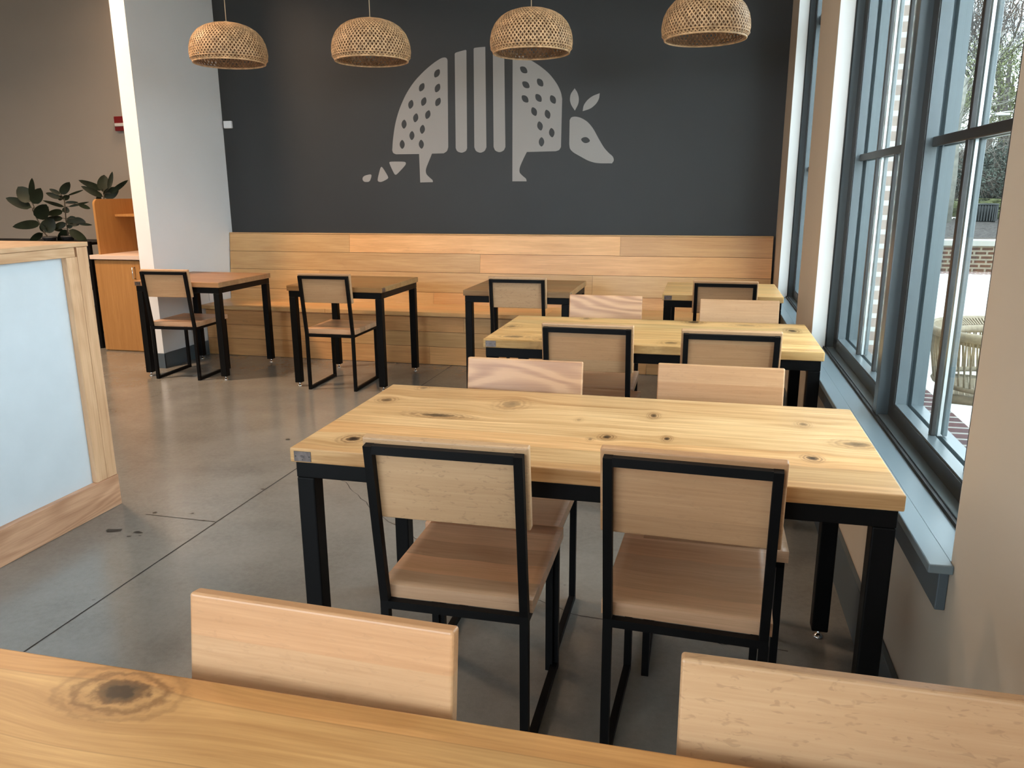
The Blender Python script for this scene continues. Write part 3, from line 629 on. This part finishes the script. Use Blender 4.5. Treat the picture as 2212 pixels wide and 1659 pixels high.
chairs = [  # x, y, turn, facing away from camera?, material, label
 (-.556,1.652, 0.3,0,'beech_fleck','near-side chair at the second long table, left one, black frame facing us'),
 (-.002,1.684,-2.4,0,'beech','near-side chair at the second long table, right one by the window'),
 (-.488, .836,-1.8,1,'beech','peach wood chair back rising behind the nearest table, left of the two'),
 ( .197, .837, 0.0,1,'beech_fleck','pale flecked wood chair back rising behind the nearest table at the lower right corner'),
 (-.573,2.490, 0,1,'beech_figured','pinkish chair back with wavy grain beyond the second long table, left one'),
 ( .070,2.528, 0,1,'beech','plain chair back beyond the second long table, right one'),
 (-.472,3.327,-.5,0,'beech','chair on the near side of the third long table, left one'),
 ( .123,3.289, .6,0,'beech','chair on the near side of the third long table, right one by the window'),
 (-.513,4.233, .5,1,'beech_figured','chair back with curved grain beyond the third long table, left one'),
 ( .191,4.178, 0,1,'beech','plain chair back beyond the third long table, right one'),
 (-3.945,5.150,3.0,0,'beech','chair at the leftmost square table, before the white wall end'),
 (-2.605,5.095,1.5,0,'beech','chair at the second square table from the left'),
 (-1.208,5.126, .2,0,'beech_fleck','chair at the square table second from the window'),
 ( .139,5.140, 0,0,'beech','chair at the square table in the window corner')]
proto = make_chair('tmp')
backs = {}
for i, (x, y, r, back, mt, lab) in enumerate(chairs):
    o = proto if i == 0 else copy_tree(proto)
    o.location = (x, y, 0); o.rotation_euler = (0, 0, math.radians(r)+(PI if back else 0)); o['label'] = lab
    for ch in bpy.data.objects:
        if ch.parent == o and ch.name.startswith('backrest'):
            if mt not in backs:
                me = ch.data if mt == 'beech_fleck' and not backs else ch.data.copy()
                me.materials.clear(); me.materials.append(M[mt]); backs[mt] = me
            ch.data = backs[mt]

# ================================================================== COUNTER (left)
cx1, cy1 = -2.60, 2.887
ct = thing('counter', 'waist-high counter with pale blue panel and oak trim at the left edge', 'counter', (-3.2, 1.0, 0))
def cput(nm, bm, mat, label=None):
    bmesh.ops.translate(bm, verts=bm.verts, vec=(3.2, -1.0, 0)); o = obj(nm, bm, mat, ct)
    if label: o['label'] = label
    return o
bm = bm_new(); box(bm, -3.75, cx1-.028, -1.2, cy1-.01, 0, 1.19); cput('panel', bm, M['panel_blue'], 'pale blue-grey painted panel')
bm = bm_new(); box(bm, -3.78, cx1+.004, -1.2, cy1+.004, 1.1925, 1.2115, .002); cput('counter_top', bm, M['counter_wood'])
bm = bm_new(); box(bm, cx1-.0275, cx1, -1.2, 2.815, 1.152, 1.1915, .0015); cput('top_rail', bm, M['counter_wood'])
bm = bm_new(); box(bm, cx1-.0275, cx1-.0006, 2.766, 2.826, .1485, 1.1515, .0015); cput('stile', bm, M['counter_wood_v'])
bm = bm_new(); box(bm, cx1-.0275, cx1, 2.8275, cy1, .1485, 1.1915, .0015); cput('corner_post', bm, M['counter_wood_v'])
bm = bm_new(); box(bm, cx1-.0275, cx1+.005, -1.2, cy1+.001, .001, .1475, .002); cput('base_board', bm, M['counter_base'])

# ================================================================== CABINET
cb = thing('cabinet', 'golden oak station cabinet with open hutch left of the white wall end', 'cabinet', (-4.9, 6.3, 0))
def kput(nm, bm, mat, parent=None, label=None):
    bmesh.ops.translate(bm, verts=bm.verts, vec=(4.9, -6.3, 0)); o = obj(nm, bm, mat, parent or cb)
    if label: o['label'] = label
    return o
bm = bm_new(); box(bm, -5.36, -4.462, 6.042, 6.60, .0, .834); kput('body', bm, M['cab'])
bm = bm_new(); box(bm, -5.36, -4.893, 6.02, 6.0415, .012, .832, .001); dr = kput('door', bm, M['cab'])
bm = bm_new(); box(bm, -4.890, -4.462, 6.02, 6.0415, .012, .832, .001); dr2 = kput('door', bm, M['cab'])
bm = bm_new(); tube(bm, [(-4.945,6.020,.775),(-4.945,5.988,.775),(-4.945,5.988,.675),(-4.945,6.020,.675)], .006, 8); kput('handle', bm, M['chrome'], dr)
bm = bm_new(); tube(bm, [(-4.84,6.020,.775),(-4.84,5.988,.775),(-4.84,5.988,.675),(-4.84,6.020,.675)], .006, 8); kput('handle', bm, M['chrome'], dr2)
bm = bm_new(); box(bm, -5.385, -4.462, 5.995, 6.60, .843, .880, .002); kput('worktop', bm, M['cab_top'], label='pale laminate worktop')
bm = bm_new(); pts = [(6.08,.8805),(6.075,1.32)]
for k in range(7):
    a = PI - k*PI/12; pts.append((6.125+.05*math.cos(a), 1.32+.05*math.sin(a)))
pts += [(6.60,1.37),(6.60,.8805)]
pts[0] = (6.075,.8805)
va = [bm.verts.new((-5.352,y,z)) for y, z in pts]; vb = [bm.verts.new((-5.330,y,z)) for y, z in pts]
bm.faces.new(va); bm.faces.new(vb[::-1])
for i in range(len(pts)): bm.faces.new((va[i], va[(i+1)%len(pts)], vb[(i+1)%len(pts)], vb[i]))
kput('side_panel', bm, M['cab'])
bm = bm_new(); box(bm, -5.3295, -4.462, 6.575, 6.598, .8805, 1.37); kput('back_panel', bm, M['cab'])
bm = bm_new(); box(bm, -5.3295, -4.462, 6.31, 6.5745, 1.210, 1.230, .001); kput('shelf', bm, M['cab'])

# ================================================================== PLANTS
def leaf(bm, base, tip, W):
    base = Vector(base); tip = Vector(tip); ax = tip-base; L = ax.length; ax.normalize()
    view = Vector((-base.x, -base.y, 1.4-base.z)).normalized()      # blades turn roughly to the open room
    side = ax.cross(view)
    if side.length < .1: side = ax.cross(Vector((0,0,1)))
    side.normalize(); nrm = side.cross(ax).normalized()
    n = 9; rows = []
    for i in range(n+1):
        t = i/n; w = W/2*math.sin(PI*min(1, t**.85*.97+.03))**.62 if 0 < t < 1 else .001
        c = base + ax*L*t + nrm*(-.10*L*math.sin(PI*t)*.5)
        rows.append([bm.verts.new(c - side*w + nrm*w*.22), bm.verts.new(c), bm.verts.new(c + side*w + nrm*w*.22)])
    for i in range(n):
        for k in (0, 1):
            f = bm.faces.new((rows[i][k], rows[i][k+1], rows[i+1][k+1], rows[i+1][k])); f.smooth = True
    return bm
rack = thing('plant_stand', 'black metal plant stand behind the counter, left of the cabinet', 'plant stand', (-6.2, 6.35, 0))
for x in (-7.0, -5.48):
    for y in (6.12, 6.58):
        bm = bm_new(); box(bm, x-.015-(-6.2), x+.015-(-6.2), y-.015-6.35, y+.015-6.35, 0, .99); obj('post', bm, M['black'], rack)
for z in (.14, .56, .97):
    bm = bm_new(); box(bm, -.785, .705, -.245, .245, z-.012, z+.012); obj('shelf', bm, M['black'], rack)
def pot(name_parent, x, y, z, r, h, mat=None):
    bm = bm_new(); lathe(bm, [(0,0),(r*.78,0),(r,h),(r*1.04,h),(r*1.04,h-.02),(r*.94,h-.02),(r*.92,h-.03)], 24); 
    o = obj('pot', bm, mat or M['pot'], name_parent, (x,y,z)); 
    bm = bm_new(); lathe(bm, [(0,h-.028),(r*.93,h-.028)], 24, smooth=False); obj('soil', bm, M['soil'], o); return o
plabel = {'A': ('rubber plant with broad dark leaves, the leftmost behind the counter', .985, .0), 'B': ('rubber plant with dark leaves between the leftmost plant and the cabinet', .985, 0), 'C': ('rubber plant whose dark leaves show above the cabinet hutch', 0, 0)}
for k, d in PLANTS.items():
    sb = d['s'][0][-1]; z0 = .982 if k != 'C' else 0.0
    root = thing('rubber_plant', plabel[k][0], 'plant', (sb[0], sb[1], z0), 0, 'rubber plants behind the counter')
    inv = Vector((-sb[0], -sb[1], -z0))
    if k == 'C': pot(root, 0, 0, 0, .17, .80); ph = .77
    else: pot(root, 0, 0, 0, .06, .045, M['pot']); ph = .02
    bm = bm_new(); pts = [Vector(p)+inv for p in d['s'][0]]; pts[-1] = Vector((0,0,ph)); tube(bm, pts, [.006]*(len(pts)-1)+[.008], 6)
    stem_pts = [Vector(p) for p in d['s'][0]]
    obj('stem', bm, M['stem'], root)
    pet = bm_new()
    for (x,y,z,tx,ty,tz,W) in d['l']:
        bm = bm_new(); leaf(bm, (x,y,z), (tx,ty,tz), W); bmesh.ops.translate(bm, verts=bm.verts, vec=inv); obj('leaf', bm, M['leaf'], root)
        q = Vector((x,y,z)); best = min(((a.lerp(c, u/6)-q).length, u/6, i) for i, (a, c) in enumerate(zip(stem_pts, stem_pts[1:])) for u in range(7))
        pnt = stem_pts[best[2]].lerp(stem_pts[best[2]+1], best[1])
        if best[0] > .01: tube(pet, [pnt+inv-Vector((0,0,.01)), (pnt+q)/2+inv, q+inv], .0025, 5)
    if len(pet.verts): obj('petiole', pet, M['stem'], root)
    else: pet.free()
# plants and a basket on the lower shelves, seen through the gap beside the cabinet
for n_, (x, y, z) in enumerate(((-5.72,6.35,.572),(-5.68,6.35,.152))):
    if n_ == 0:
        root = thing('shelf_plant', 'small leafy plant on the stand\'s middle shelf, seen through the gap beside the cabinet', 'plant', (x,y,z))
        pot(root, 0, 0, 0, .08, .12)
        for k in range(14):
            a = k*2.4; r = .10+.05*(k%3); bm = bm_new(); leaf(bm, (.01*math.cos(a),.01*math.sin(a),.10), (r*math.cos(a), r*math.sin(a), .14+.03*(k%5)), .05); obj('leaf', bm, M['leaf'], root)
    else:
        bm = bm_new(); lathe(bm, [(0,0),(.12,0),(.14,.10),(.145,.20),(.135,.20),(.13,.10),(.11,.01),(0,.01)], 28)
        tag(obj('basket', bm, M['basket'], None, (x,y,z)), 'brown basket on the stand\'s lowest shelf, in the gap beside the cabinet', 'basket')

# ================================================================== WALL DEVICES
al = thing('fire_alarm', 'red wall fire alarm with clear strobe lens, high on the far tan wall', 'alarm', (-6.19, 7.6195, 2.15))
bm = bm_new(); box(bm, -.07, .07, -.045, 0, -.075, .075, .006); obj('housing', bm, M['red_plastic'], al)
bm = bm_new(); box(bm, -.06, .06, -.058, -.0455, -.03, .005, .006); obj('strobe_lens', bm, M['lens'], al)
bm = bm_new(); box(bm, -4.295, -4.215, 6.59, YF-.0005, 1.985, 2.05, .006); tag(obj('wall_sensor', bm, M['white_plastic']), 'small white box sensor at the left edge of the charcoal wall', 'sensor')
bm = bm_new(); box(bm, -.006, 0, -.035, .035, -.058, .058, .002); ou = tag(obj('wall_outlet', bm, M['white_plastic'], None, (-4.3135, 6.20, .53)), 'white outlet plate low on the white wall end beside the bench', 'outlet')

# ================================================================== PENDANTS
def weave_mesh(N=66, S=22, k_in=1.0, sw=.0044, tw=1.25):
    prof = [(.012,.252),(.06,.250),(.105,.243),(.150,.228),(.190,.203),(.222,.168),(.242,.126),(.251,.084),(.252,.050),(.246,.022),(.232,.004)]
    # resample
    P = [Vector((r*k_in, z*(.5+.5*k_in)+ (1-k_in)*.05)) for r, z in prof]; cum = [0]
    for a, c in zip(P, P[1:]): cum.append(cum[-1]+(c-a).length)
    def at(t):
        s = t*cum[-1]
        for i in range(len(P)-1):
            if s <= cum[i+1]+1e-9:
                u = (s-cum[i])/(cum[i+1]-cum[i]); return P[i].lerp(P[i+1], u)
        return P[-1]
    bm = bm_new()
    for d in (1, -1):
        for i in range(N):
            a0 = 2*PI*i/N; prev = None
            for k in range(S+1):
                t = k/S; p = at(t); q = at(min(1, t+.02)); q0 = at(max(0, t-.02)); tv = (q-q0).normalized(); nv = Vector((-tv.y, tv.x))
                if nv.x < 0 and p.x > .1: nv = -nv
                ang = a0 + d*tw*t
                wv = .0016*math.sin(k*PI+i*PI)*1 + d*.0006
                r = p.x + nv.x*wv; z = p.y + nv.y*wv
                hw = min(sw, p.x*PI/N*.80)/max(p.x, .01)
                a = bm.verts.new((r*math.cos(ang-hw), r*math.sin(ang-hw), z)); c = bm.verts.new((r*math.cos(ang+hw), r*math.sin(ang+hw), z))
                if prev: bm.faces.new((prev[0], prev[1], c, a))
                prev = (a, c)
    return bm
def make_pendant():
    t = thing('pendant_lamp', 'tmp', 'lamp', (0,0,0), 0, 'woven bamboo pendant lamps')
    bm = weave_mesh()
    sh = obj('lamp_shade', bm, M['bamboo'], t)
    sm = sh.modifiers.new('thick', 'SOLIDIFY'); sm.thickness = .0012
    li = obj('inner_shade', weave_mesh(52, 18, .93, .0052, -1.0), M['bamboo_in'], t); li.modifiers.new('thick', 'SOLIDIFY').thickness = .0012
    bm = bm_new(); n = 64
    for (rr, zz, rad) in ((.231,.003,.0055),(.247,.026,.003)):
        tube(bm, [(rr*math.cos(2*PI*k/n), rr*math.sin(2*PI*k/n), zz) for k in range(n+1)], rad, 8, caps=False)
    obj('rim', bm, M['bamboo'], t)
    bm = bm_new(); lathe(bm, [(0,.262),(.018,.262),(.022,.25),(.018,.20),(.018,.165),(0,.165)], 16); sk = obj('socket', bm, M['cord'], t)
    bm = bm_new(); tube(bm, [(0,0,.2625),(0,0,ZC-2.245-.026)], .0028, 6); obj('cord', bm, M['cord'], t)
    bm = bm_new(); lathe(bm, [(0,ZC-2.245-.025),(.05,ZC-2.245-.025),(.055,ZC-2.245-.001),(0,ZC-2.245-.001)], 20); obj('canopy', bm, M['soffit'], t)
    return t
pp = make_pendant()
for i, (x, z, lab) in enumerate(((-3.168,2.258,'woven bamboo pendant lamp, leftmost, partly before the white wall end'), (-2.142,2.230,'woven bamboo pendant lamp above the armadillo\'s tail, second from the left'),
        (-1.092,2.232,'woven bamboo pendant lamp overlapping the armadillo\'s back'), (-.060,2.262,'woven bamboo pendant lamp nearest the window, cut by the top of the frame'))):
    o = pp if i == 0 else copy_tree(pp)
    o.location = (x, 5.0, z); o['label'] = lab; o.rotation_euler = (0, 0, i*1.1); o.scale = (1, 1, 1)
    for ch in bpy.data.objects:
        if ch.parent == o and ch.name.startswith(('cord','canopy')): ch.location.z = 2.245-z if ch.name.startswith('canopy') else 0

# ================================================================== OUTSIDE
GZ = -.02
b = bm_new(); box(b, XO+.001, 40, -25, 15.6, GZ-.2, GZ); box(b, -40, XO, -25, -3.31, GZ-.2, GZ); tag(obj('patio', b, M['patio']), 'pale concrete patio outside the window', 'patio', kind='structure')
b = bm_new(); box(b, 1, 14, 15.0, 15.49, GZ+.0005, GZ+.012); tag(obj('paver_strip', b, M['paver']), 'red brick paving strip at the foot of the low wall', 'paving', kind='structure')
yw = 15.5
lw = thing('planter_wall', 'low brick planter wall with pale cap across the patio', 'wall', (7, yw, GZ))
bm = bm_new(); box(bm, -6, 14, 0, .3, 0, .46); obj('brickwork', bm, M['brick_low'], lw)
bm = bm_new(); box(bm, -6.05, 14.05, -.05, .34, .46, .565, .012); obj('cap', bm, M['capstone'], lw)
def terrain(name, x0, x1, y0, y1, nx, ny, f, mat):
    bm = bm_new(); g = [[bm.verts.new((x0+(x1-x0)*i/nx, y0+(y1-y0)*j/ny, f(x0+(x1-x0)*i/nx, y0+(y1-y0)*j/ny))) for j in range(ny+1)] for i in range(nx+1)]
    for i in range(nx):
        for j in range(ny): bm.faces.new((g[i][j], g[i+1][j], g[i+1][j+1], g[i][j+1])).smooth = True
    return obj(name, bm, mat)
fm = lambda x, y: .44 + (y-15.85)*.015 + .05*noise.noise(Vector((x*1.5, y*1.5, 0)))
tag(terrain('mulch_bed', 1, 21, 15.85, 26, 60, 50, fm, M['mulch']), 'dark bark mulch bed behind the low brick wall', 'mulch', kind='stuff')
fg = lambda x, y: (.62 if y < 27 else .62+(y-27)*.07) + .4*noise.noise(Vector((x*.15, y*.15, 2)))*(1 if y > 29 else 0)
tag(terrain('woodland_ground', -10, 60, 26, 100, 50, 50, fg, M['ground_far']), 'brown leaf-covered ground of the woodland', 'ground', kind='structure')

def branch(tb, p, d, L, r, depth, spread=.55, kids=3, up=.15, minr=.006, tw=None):
    n = 4; pts = [p.copy()]; rad = [r]; q = p.copy(); dd = d.copy()
    for k in range(n):
        dd = (dd + Vector((random.gauss(0,.16), random.gauss(0,.16), random.gauss(0,.12)+up*.3))).normalized()
        q = q + dd*L/n; pts.append(q.copy()); rad.append(max(minr, r*(1-.45*(k+1)/n)))
    tube(tb, pts, rad, 5 if r > .05 else 3, caps=False)
    if depth <= 0: return
    for k in range(kids + (1 if depth > 2 else 0)):
        i = random.randint(2, n); s = pts[i]
        nd = (dd + Vector((random.gauss(0,spread), random.gauss(0,spread), random.gauss(0,spread*.7)+up))).normalized()
        branch(tb, s, nd, L*random.uniform(.55,.82), rad[i]*random.uniform(.5,.72), depth-1, spread, kids, up, minr)
def bare_tree(H, seed, depth=5, r=.16, minr=.008):
    random.seed(seed); bm = bm_new(); branch(bm, Vector((0,0,-.3)), Vector((random.gauss(0,.06),random.gauss(0,.06),1)).normalized(), H*.36, r, depth, .55, 3, .18, minr); return bm
def leafy(n, rx, rz, size, seed, trunk=0.0, lump=.5):
    random.seed(seed); bm = bm_new()
    for k in range(n):
        a = random.uniform(0, 2*PI); u = random.uniform(-1, 1); rr = random.uniform(.35, 1)**.5
        d = Vector((math.cos(a)*math.sqrt(1-u*u), math.sin(a)*math.sqrt(1-u*u), u))
        f = 1 + lump*noise.noise(d*2.2+Vector((seed,0,0)))
        c = Vector((d.x*rx*rr*f, d.y*rx*rr*f, trunk+rz+d.z*rz*rr*f))
        t = Vector((random.gauss(0,1), random.gauss(0,1), random.gauss(0,1))).normalized(); s = t.orthogonal().normalized(); s.rotate(Matrix.Rotation(random.uniform(0,6.28), 3, t)); w = size*random.uniform(.6,1.3)
        q = t.cross(s)
        vs = [bm.verts.new(c+s*w), bm.verts.new(c+q*w*.45), bm.verts.new(c-s*w), bm.verts.new(c-q*w*.45)]; bm.faces.new(vs)
    return bm
def mk_tree(nm, label, cat, group, bm1, m1, bm2=None, m2=None):
    t = thing(nm, label, cat, (0,0,0), 0, group); obj('branches' if nm == 'bare_tree' else 'trunk', bm1, m1, t)
    if bm2 is not None: obj('foliage', bm2, m2, t)
    return t
GT = 'bare trees beyond the patio'
lab = 'leafless grey-brown woodland tree beyond the patio, seen through the window'
protos = [mk_tree('bare_tree', lab, 'tree', GT, bare_tree(13, s, 5, .17), M['twig']) for s in (3, 8, 15)]
random.seed(5)
spots = []
for k in range(6):
    for j in range(4):
        y = 31+k*5.5+random.uniform(-1.2,1.2); x = y*(.16+.095*j+.045*(k%2))+random.uniform(-.9,.9); spots.append((x, y))
spots = [(9.6,30.5),(7.6,34.0)] + spots[2:]
for i, (x, y) in enumerate(spots):
    o = protos[i] if i < 3 else copy_tree(protos[i % 3])
    o.location = (x, y, fg(x, y)); o.rotation_euler = (0,0,random.uniform(0,6.28)); s = random.uniform(.8, 1.25); o.scale = (s, s, s)
# brush layer
def brush_mesh(seed):
    random.seed(seed); bm = bm_new()
    for k in range(420):
        p = Vector((random.uniform(-1.6,1.6), random.uniform(-1,1), 0)); d = Vector((random.gauss(0,.5), random.gauss(0,.5), 1)).normalized(); L = random.uniform(1.2, 3.4)
        pts = [p]; 
        for j in range(4):
            d = (d+Vector((random.gauss(0,.22), random.gauss(0,.22), -.06))).normalized(); pts.append(pts[-1]+d*L/4)
        tube(bm, pts, [.014,.011,.009,.007,.004], 3, caps=False)
    return bm
GB = 'leafless shrubs at the wood edge'
bp = thing('bare_shrub', 'tangle of pale leafless twigs at the wood edge beyond the patio', 'shrub', (0,0,0), 0, GB); obj('twigs', brush_mesh(2), M['twig_pale'], bp)
random.seed(9)
for i in range(14):
    o = bp if i == 0 else copy_tree(bp)
    y = 28.5 + (i % 3)*2.6; x = 4.5 + i*.85
    o.location = (x, y, fg(x, y)); o.rotation_euler = (0,0,random.uniform(0,6.28)); s = random.uniform(.8, 1.35); o.scale = (s,s,s)
def short_trunk(H, r): 
    bm = bm_new(); tube(bm, [(0,0,-.3),(.05,0,H*.4),(0,.05,H*.8)], [r, r*.8, r*.4], 8); return bm
t = mk_tree('leafy_tree', 'yellow-green leafing tree rising above the bare woodland, seen through the window', 'tree', None, short_trunk(6,.14), M['bark'], leafy(9000, 2.3, 1.7, .042, 4, 2.0, .9), M['leaf_yellow'])
t.location = (9.6, 31.0, .8)
t = mk_tree('leafy_tree', 'thin yellow-green tree farther back in the woodland', 'tree', None, short_trunk(6,.12), M['bark'], leafy(6000, 2.0, 2.0, .05, 7, 2.4, .9), M['leaf_yellow']); t.location = (12.6, 40.0, 1.4)
for i, (x, y, s) in enumerate(((8.4,27.6,1.0),(10.6,28.2,1.1),(6.1,28.0,.9))):
    t = mk_tree('evergreen_shrub', ['dark evergreen shrub behind the black litter bin', 'dark evergreen shrub to the right of the one behind the bin', 'dark evergreen shrub to the left of the one behind the bin'][i], 'shrub', 'evergreen shrubs behind the hedge', short_trunk(1.5,.06), M['bark'], leafy(6500, 1.25*s, .95*s, .045, 20+i, .15, .6), M['leaf_dark']); t.location = (x, y, .62)
bm = leafy(5200, 1, 1, .05, 31, 0, .0)
for v in bm.verts: v.co = Vector((v.co.x*5.2, v.co.y*.42, v.co.z*.31))
o = tag(obj('hedge', bm, M['hedge'], None, (9.0, 25.6, .55)), 'low yellow-green hedge behind the mulch bed', 'hedge')
bm = bm_new(); tube(bm, [(0,0,-.2),(.03,.02,1.2),(-.02,0,2.4),(.05,.03,3.6)], [.11,.085,.07,.05], 8)
random.seed(21)
for k in range(9):
    branch(bm, Vector((0,0,1.6+.22*k)), Vector((random.gauss(0,.7), random.gauss(0,.7), .6)).normalized(), .9, .028, 2, .5, 3, .15, .006)
tag(obj('pale_tree', bm, M['bark_pale'], None, (6.25, 23.4, .6)), 'young tree with pale trunk standing in the mulch bed', 'tree')
# litter bin
bn = thing('litter_bin', 'black slatted litter bin beside the hedge', 'bin', (7.33, 24.0, fm(7.33,24)-.02))
bm = bm_new(); lathe(bm, [(0,0),(.25,0),(.27,.42),(.27,.46),(.30,.47),(.30,.50),(.24,.50),(.23,.40),(0,.38)], 28); obj('drum', bm, M['bin'], bn)
bm = bm_new()
for k in range(26):
    a = 2*PI*k/26; box(bm, .275*math.cos(a)-.012, .275*math.cos(a)+.012, .275*math.sin(a)-.012, .275*math.sin(a)+.012, .05, .46)
obj('slats', bm, M['bin'], bn)
# street lamp arm
pl = thing('street_lamp', 'pale street lamp with a long curved arm in front of the woods', 'lamp post', (11.2, 28.0, .5))
bm = bm_new(); tube(bm, [(0,0,0),(0,0,3.1),(-.3,0,3.22),(-1.2,0,3.24),(-2.4,0,3.22),(-3.2,0,3.12),(-3.5,0,3.02)], [.05,.04,.03,.025,.022,.02,.02], 8); obj('pole', bm, M['pole'], pl)
bm = bm_new(); box(bm, -2.75, -2.35, -.07, .07, 3.10, 3.18, .02); obj('lamp_head', bm, M['pole'], pl)

# rope chair on the patio
rc = thing('rope_chair', 'rope-woven patio chair with pale wooden legs outside the window', 'chair', (1.483, 4.25, GZ), math.radians(-105)); rc.scale = (1.15,1.15,1.15)
R0 = .29
def arc(r, z, a0, a1, n=18): return [(r*math.cos(math.radians(a0+(a1-a0)*k/n)), r*math.sin(math.radians(a0+(a1-a0)*k/n)), z) for k in range(n+1)]
bm = bm_new(); tube(bm, arc(R0+.02, .655, 150, 390), .020, 8); tube(bm, arc(R0-.045, .625, 152, 388), .018, 8); obj('back_rail', bm, M['rope'], rc)
bm = bm_new(); tube(bm, arc(R0-.02, .43, 150, 390), .012, 8); obj('lower_rail', bm, M['rope'], rc)
bm = bm_new()
for k in range(90):
    a = math.radians(152+(236)*k/89); b2 = math.radians(152+236*(k+.7*(1 if k%2 else -1))/89)
    tube(bm, [((R0+.02)*math.cos(a), (R0+.02)*math.sin(a), .655), ((R0-.02)*math.cos(b2), (R0-.02)*math.sin(b2), .43)], .0035, 4, caps=False)
    tube(bm, [((R0+.02)*math.cos(a), (R0+.02)*math.sin(a), .672), ((R0-.045)*math.cos(a), (R0-.045)*math.sin(a), .642)], .0045, 4, caps=False)
    # wrapping turns
o = obj('rope_back', bm, M['rope'], rc)
for sx, sy, hz in ((-1,-1,.63),(1,-1,.63),(-1,1,.63),(1,1,.63)):
    bm = bm_new(); tube(bm, [(sx*.245,sy*.235,0),(sx*.235,sy*.215,.38),(sx*.215,sy*.205,hz)], [.017,.024,.012], 10); obj('leg', bm, M['teak'], rc)
bm = bm_new()
for a, c in (((-.22,-.20,.385),(.22,-.20,.385)),((-.22,.20,.385),(.22,.20,.385)),((-.22,-.20,.385),(-.22,.20,.385)),((.22,-.20,.385),(.22,.20,.385))): tube(bm, [a, c], .021, 8)
obj('seat_rail', bm, M['rope'], rc)
bm = bm_new()
for k in range(19):
    u = -.205+.41*k/18
    tube(bm, [(-.21, -.19+.38*k/18, .392+.003*(k%2)), (.21, -.19+.38*k/18, .392+.003*((k+1)%2))], .0055, 4, caps=False)
    tube(bm, [(u, -.19, .393), (u, .19, .393)], .0055, 4, caps=False)
obj('woven_seat', bm, M['rope'], rc)

# ================================================================== LIGHT
SKY_H, SKY_Z = 6.6, 7.6
W = bpy.data.worlds.new('World'); bpy.context.scene.world = W; W.use_nodes = True
nt = W.node_tree; nt.nodes.clear(); out = nt.nodes.new('ShaderNodeOutputWorld'); bg = nt.nodes.new('ShaderNodeBackground')
tc = nt.nodes.new('ShaderNodeTexCoord'); sp = nt.nodes.new('ShaderNodeSeparateXYZ'); nt.links.new(tc.outputs['Generated'], sp.inputs[0])
# overcast sky: pale at the horizon, brighter towards the zenith
mr = nt.nodes.new('ShaderNodeMapRange'); nt.links.new(sp.outputs[2], mr.inputs[0])
for i, v in ((1,.10),(2,.95),(3,SKY_H),(4,SKY_Z)): mr.inputs[i].default_value = v
bg.inputs[0].default_value = (.80,.915,1.0,1); nt.links.new(mr.outputs[0], bg.inputs[1]); nt.links.new(bg.outputs[0], out.inputs[0])
def portal(loc, rot, sx, sy):
    l = bpy.data.lights.new('window_portal', 'AREA'); l.shape = 'RECTANGLE'; l.size = sx; l.size_y = sy; l.cycles.is_portal = True
    o = bpy.data.objects.new('window_portal', l); C.objects.link(o); o.location = loc; o.rotation_euler = rot


def ceiling_area_light(x, y, power, col, size=.45, spread=150):
    l = bpy.data.lights.new('ceiling_area_light', 'AREA'); l.shape = 'DISK'; l.size = size; l.energy = power; l.color = col; l.spread = math.radians(spread)
    o = bpy.data.objects.new('ceiling_area_light', l); C.objects.link(o); o.location = (x, y, ZC-.03)
WARM = (1.0,.68,.43); SOFT = (1.0,.80,.60)
for x, y, p in ((-5.0,4.3,105),(-5.3,7.0,22),(-6.8,3.2,40)): ceiling_area_light(x, y, p, WARM)
for x in (-3.2, -.9):  # unseen fill lamps, added to supplement the window light
    for y, p in ((-1.2,6), (3.0,13)): ceiling_area_light(x, y, p, SOFT)

# ================================================================== CAMERA
F = 1684.24; pitch, yaw, roll, hh = -.2412, -.2403, -.0055, 1.4095
cp, sp_ = math.cos(pitch), math.sin(pitch); cy_, sy_ = math.cos(yaw), math.sin(yaw)
fwd = Vector((sy_*cp, cy_*cp, sp_)); right = Vector((cy_, -sy_, 0)); up = right.cross(fwd)
r2 = right*math.cos(roll)+up*math.sin(roll); u2 = -right*math.sin(roll)+up*math.cos(roll)
cam = bpy.data.cameras.new('Camera'); co = bpy.data.objects.new('Camera', cam); C.objects.link(co)
co.matrix_world = Matrix(((r2.x,u2.x,-fwd.x,0),(r2.y,u2.y,-fwd.y,0),(r2.z,u2.z,-fwd.z,hh),(0,0,0,1)))
cam.sensor_width = 36; cam.lens = F/2212*36; cam.clip_start = .02; cam.clip_end = 300
sc = bpy.context.scene; sc.camera = co
sc.view_settings.view_transform = 'Standard'; sc.view_settings.look = 'None'; sc.view_settings.gamma = 1.0; sc.view_settings.exposure = .3
try: sc.view_settings.use_curve_mapping = False
except Exception: pass
sc.cycles.max_bounces = 8; sc.cycles.transparent_max_bounces = 16; sc.cycles.diffuse_bounces = 5
